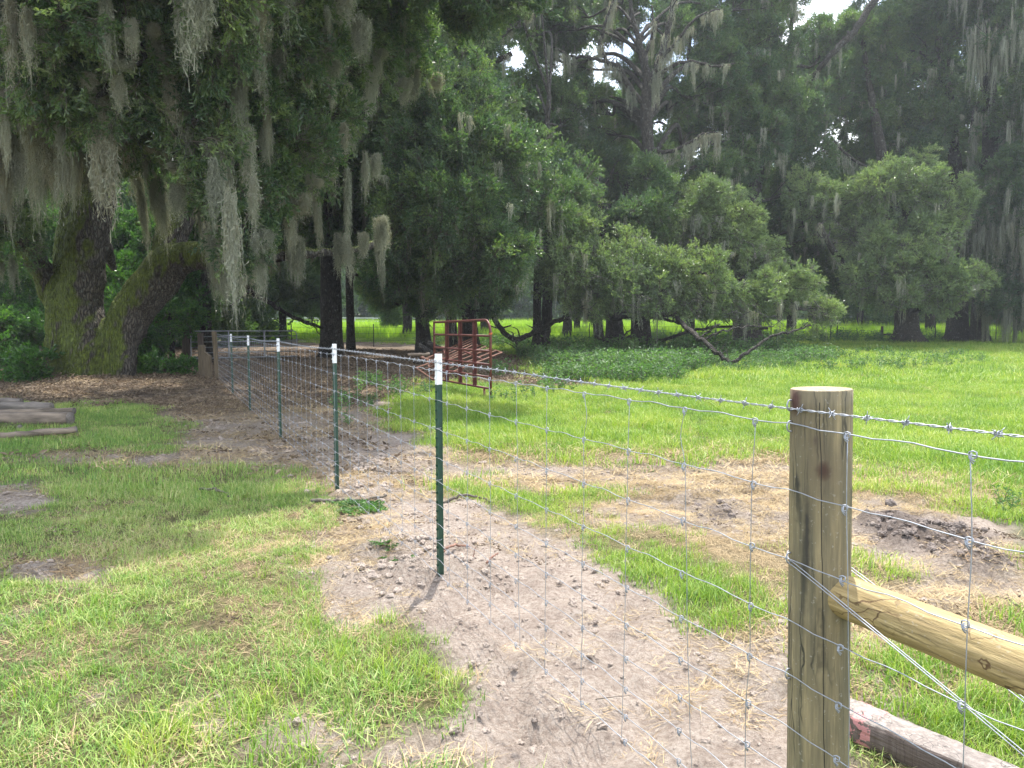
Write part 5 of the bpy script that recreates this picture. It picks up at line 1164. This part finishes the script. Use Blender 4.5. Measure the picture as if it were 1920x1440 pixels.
# old timber at the lower right
a, c = P(1560, 1352, 2.87), P(1905, 1480, 2.36); a[2] = g1(*a[:2]) + .055; c[2] = g1(*c[:2]) + .05
tm = thing('old_timber', 'weathered grey landscape timber with faded pink paint behind the wooden post', 'timber', a)
d = c - a; L_ = float(np.linalg.norm(d)); tm.rotation_euler = (0, math.asin(-d[2] / L_) , math.atan2(d[1], d[0]))
K, M_ = 40, 20; V = []
for i in range(K):
    t_ = i / (K - 1)
    for j in range(M_):
        an = 2 * math.pi * j / M_; cx, cz = math.cos(an), math.sin(an); e = .35
        yy = .075 * math.copysign(abs(cx) ** e, cx); zz_ = .052 * math.copysign(abs(cz) ** e, cz)
        f = 1 + .10 * (float(fbm(np.array([t_ * 9 + j * .6]), np.array([j * 2.3]), 17, 3)[0]) - .5) * 2
        V.append((L_ * t_, yy * f, zz_ * f))
F = [(i * M_ + j, i * M_ + (j + 1) % M_, (i + 1) * M_ + (j + 1) % M_, (i + 1) * M_ + j) for i in range(K - 1) for j in range(M_)] + [tuple(range(M_))[::-1], tuple((K - 1) * M_ + j for j in range(M_))]
pk = OLDP.node_tree; tcx = N(pk, 'TexCoord'); sxx = N(pk, 'SeparateXYZ'); pk.links.new(tcx.outputs['Object'], sxx.inputs[0])
pf = mth(pk, 'LESS_THAN', mth(pk, 'ABSOLUTE', mth(pk, 'SUBTRACT', sxx.outputs[0], .13)), .06); pf = mth(pk, 'MULTIPLY', pf, mth(pk, 'GREATER_THAN', noise(pk, 30, 4), .47)); pf = mth(pk, 'MULTIPLY', pf, .6)
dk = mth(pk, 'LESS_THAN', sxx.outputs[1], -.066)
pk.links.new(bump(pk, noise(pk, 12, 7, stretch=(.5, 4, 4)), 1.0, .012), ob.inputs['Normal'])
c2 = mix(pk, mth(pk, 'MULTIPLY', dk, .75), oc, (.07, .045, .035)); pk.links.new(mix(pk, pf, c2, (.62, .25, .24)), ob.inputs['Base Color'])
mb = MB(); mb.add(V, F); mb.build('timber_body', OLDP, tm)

# ------------------------------------------------------------------ far fences
def board_fence(name, label, A, B, n, hgt, rails, m, pw=.12, bh=.14):
    A = np.asarray(A, float); B = np.asarray(B, float); t = thing(name, label, 'fence', (0, 0, 0)); pp = MB(); rz = math.atan2(B[1] - A[1], B[0] - A[0]); L = np.linalg.norm(B[:2] - A[:2])
    mb = MB(); mb.box((0, 0, hgt / 2 - .1), (pw, pw, hgt + .2)); pm = mb.mesh('post', m, False)
    mb = MB(); mb.box((0, 0, 0), (L / n - .02, .04, bh)); bm_ = mb.mesh('board', m, False)
    for i in range(n + 1):
        q = A + (B - A) * i / n; z = g1(q[0], q[1]); part('post', pm, t, (q[0], q[1], z), (0, 0, rz))
        if i < n:
            q2 = A + (B - A) * (i + .5) / n; z2 = g1(q2[0], q2[1])
            for h in rails: part('board', bm_, t, (q2[0] - math.sin(rz) * .09, q2[1] + math.cos(rz) * .09, z2 + h), (0, 0, rz))
a = P(420, 612, 92); c = P(800, 612, 96)
board_fence('board_fence', 'pale horizontal board fence crossing the far field', a[:2], c[:2], 11, 1.25, (.35, .75, 1.15), BOARD_W, .13, .13)
a = P(1654, 615, 51); c = P(1722, 615, 51)
t = thing('fence_brace', 'small dark wooden H-brace of two posts and a rail left of the broad oak trunk', 'fence brace', (a[0], a[1], g1(a[0], a[1])))
for x_, nm in ((0, 'post'), (c[0] - a[0], 'post')):
    mb = MB(); mb.tube([(x_, 0, -.2), (x_, 0, 1.05)], .085, 10); mb.build(nm, POSTD, t)
mb = MB(); mb.tube([(0, 0, .5), (c[0] - a[0], 0, .5)], .055, 8); mb.build('rail', POSTD, t)
wf = thing('far_wire_fence', 'thin dark post-and-wire fence running behind the oak trunks', 'wire fence', (0, 0, 0))
fx = [(547, 657, 44), (701, 656, 44), (1105, 651, 45), (1232, 649, 46), (1341, 648, 47), (1445, 646, 48), (1557, 642, 50), (1569, 641, 51), (1753, 639, 51), (1867, 637, 52), (1940, 636, 52)]
mb = MB(); mb.box((0, 0, .55), (.045, .045, 1.5)); pm = mb.mesh('post', DARKMET, False); prev = None
for (px, py, yy) in fx:
    q = P(px, py, yy); q[2] = g1(q[0], q[1]); part('post', pm, wf, q)
    if prev is not None:
        for h in (.35, .75, 1.1):
            mb = MB(); mb.tube([prev + (0, 0, h), q + (0, 0, h)], .006, 4); mb.build('wire', DARKMET, wf)
    prev = q
print('INSTANCES', NINST, 'TRIS', sum(sum(len(p.vertices) - 2 for p in o.data.polygons) if len(o.data.polygons) < 200000 else 2 * len(o.data.polygons) for o in sc.objects if o.type == 'MESH'))
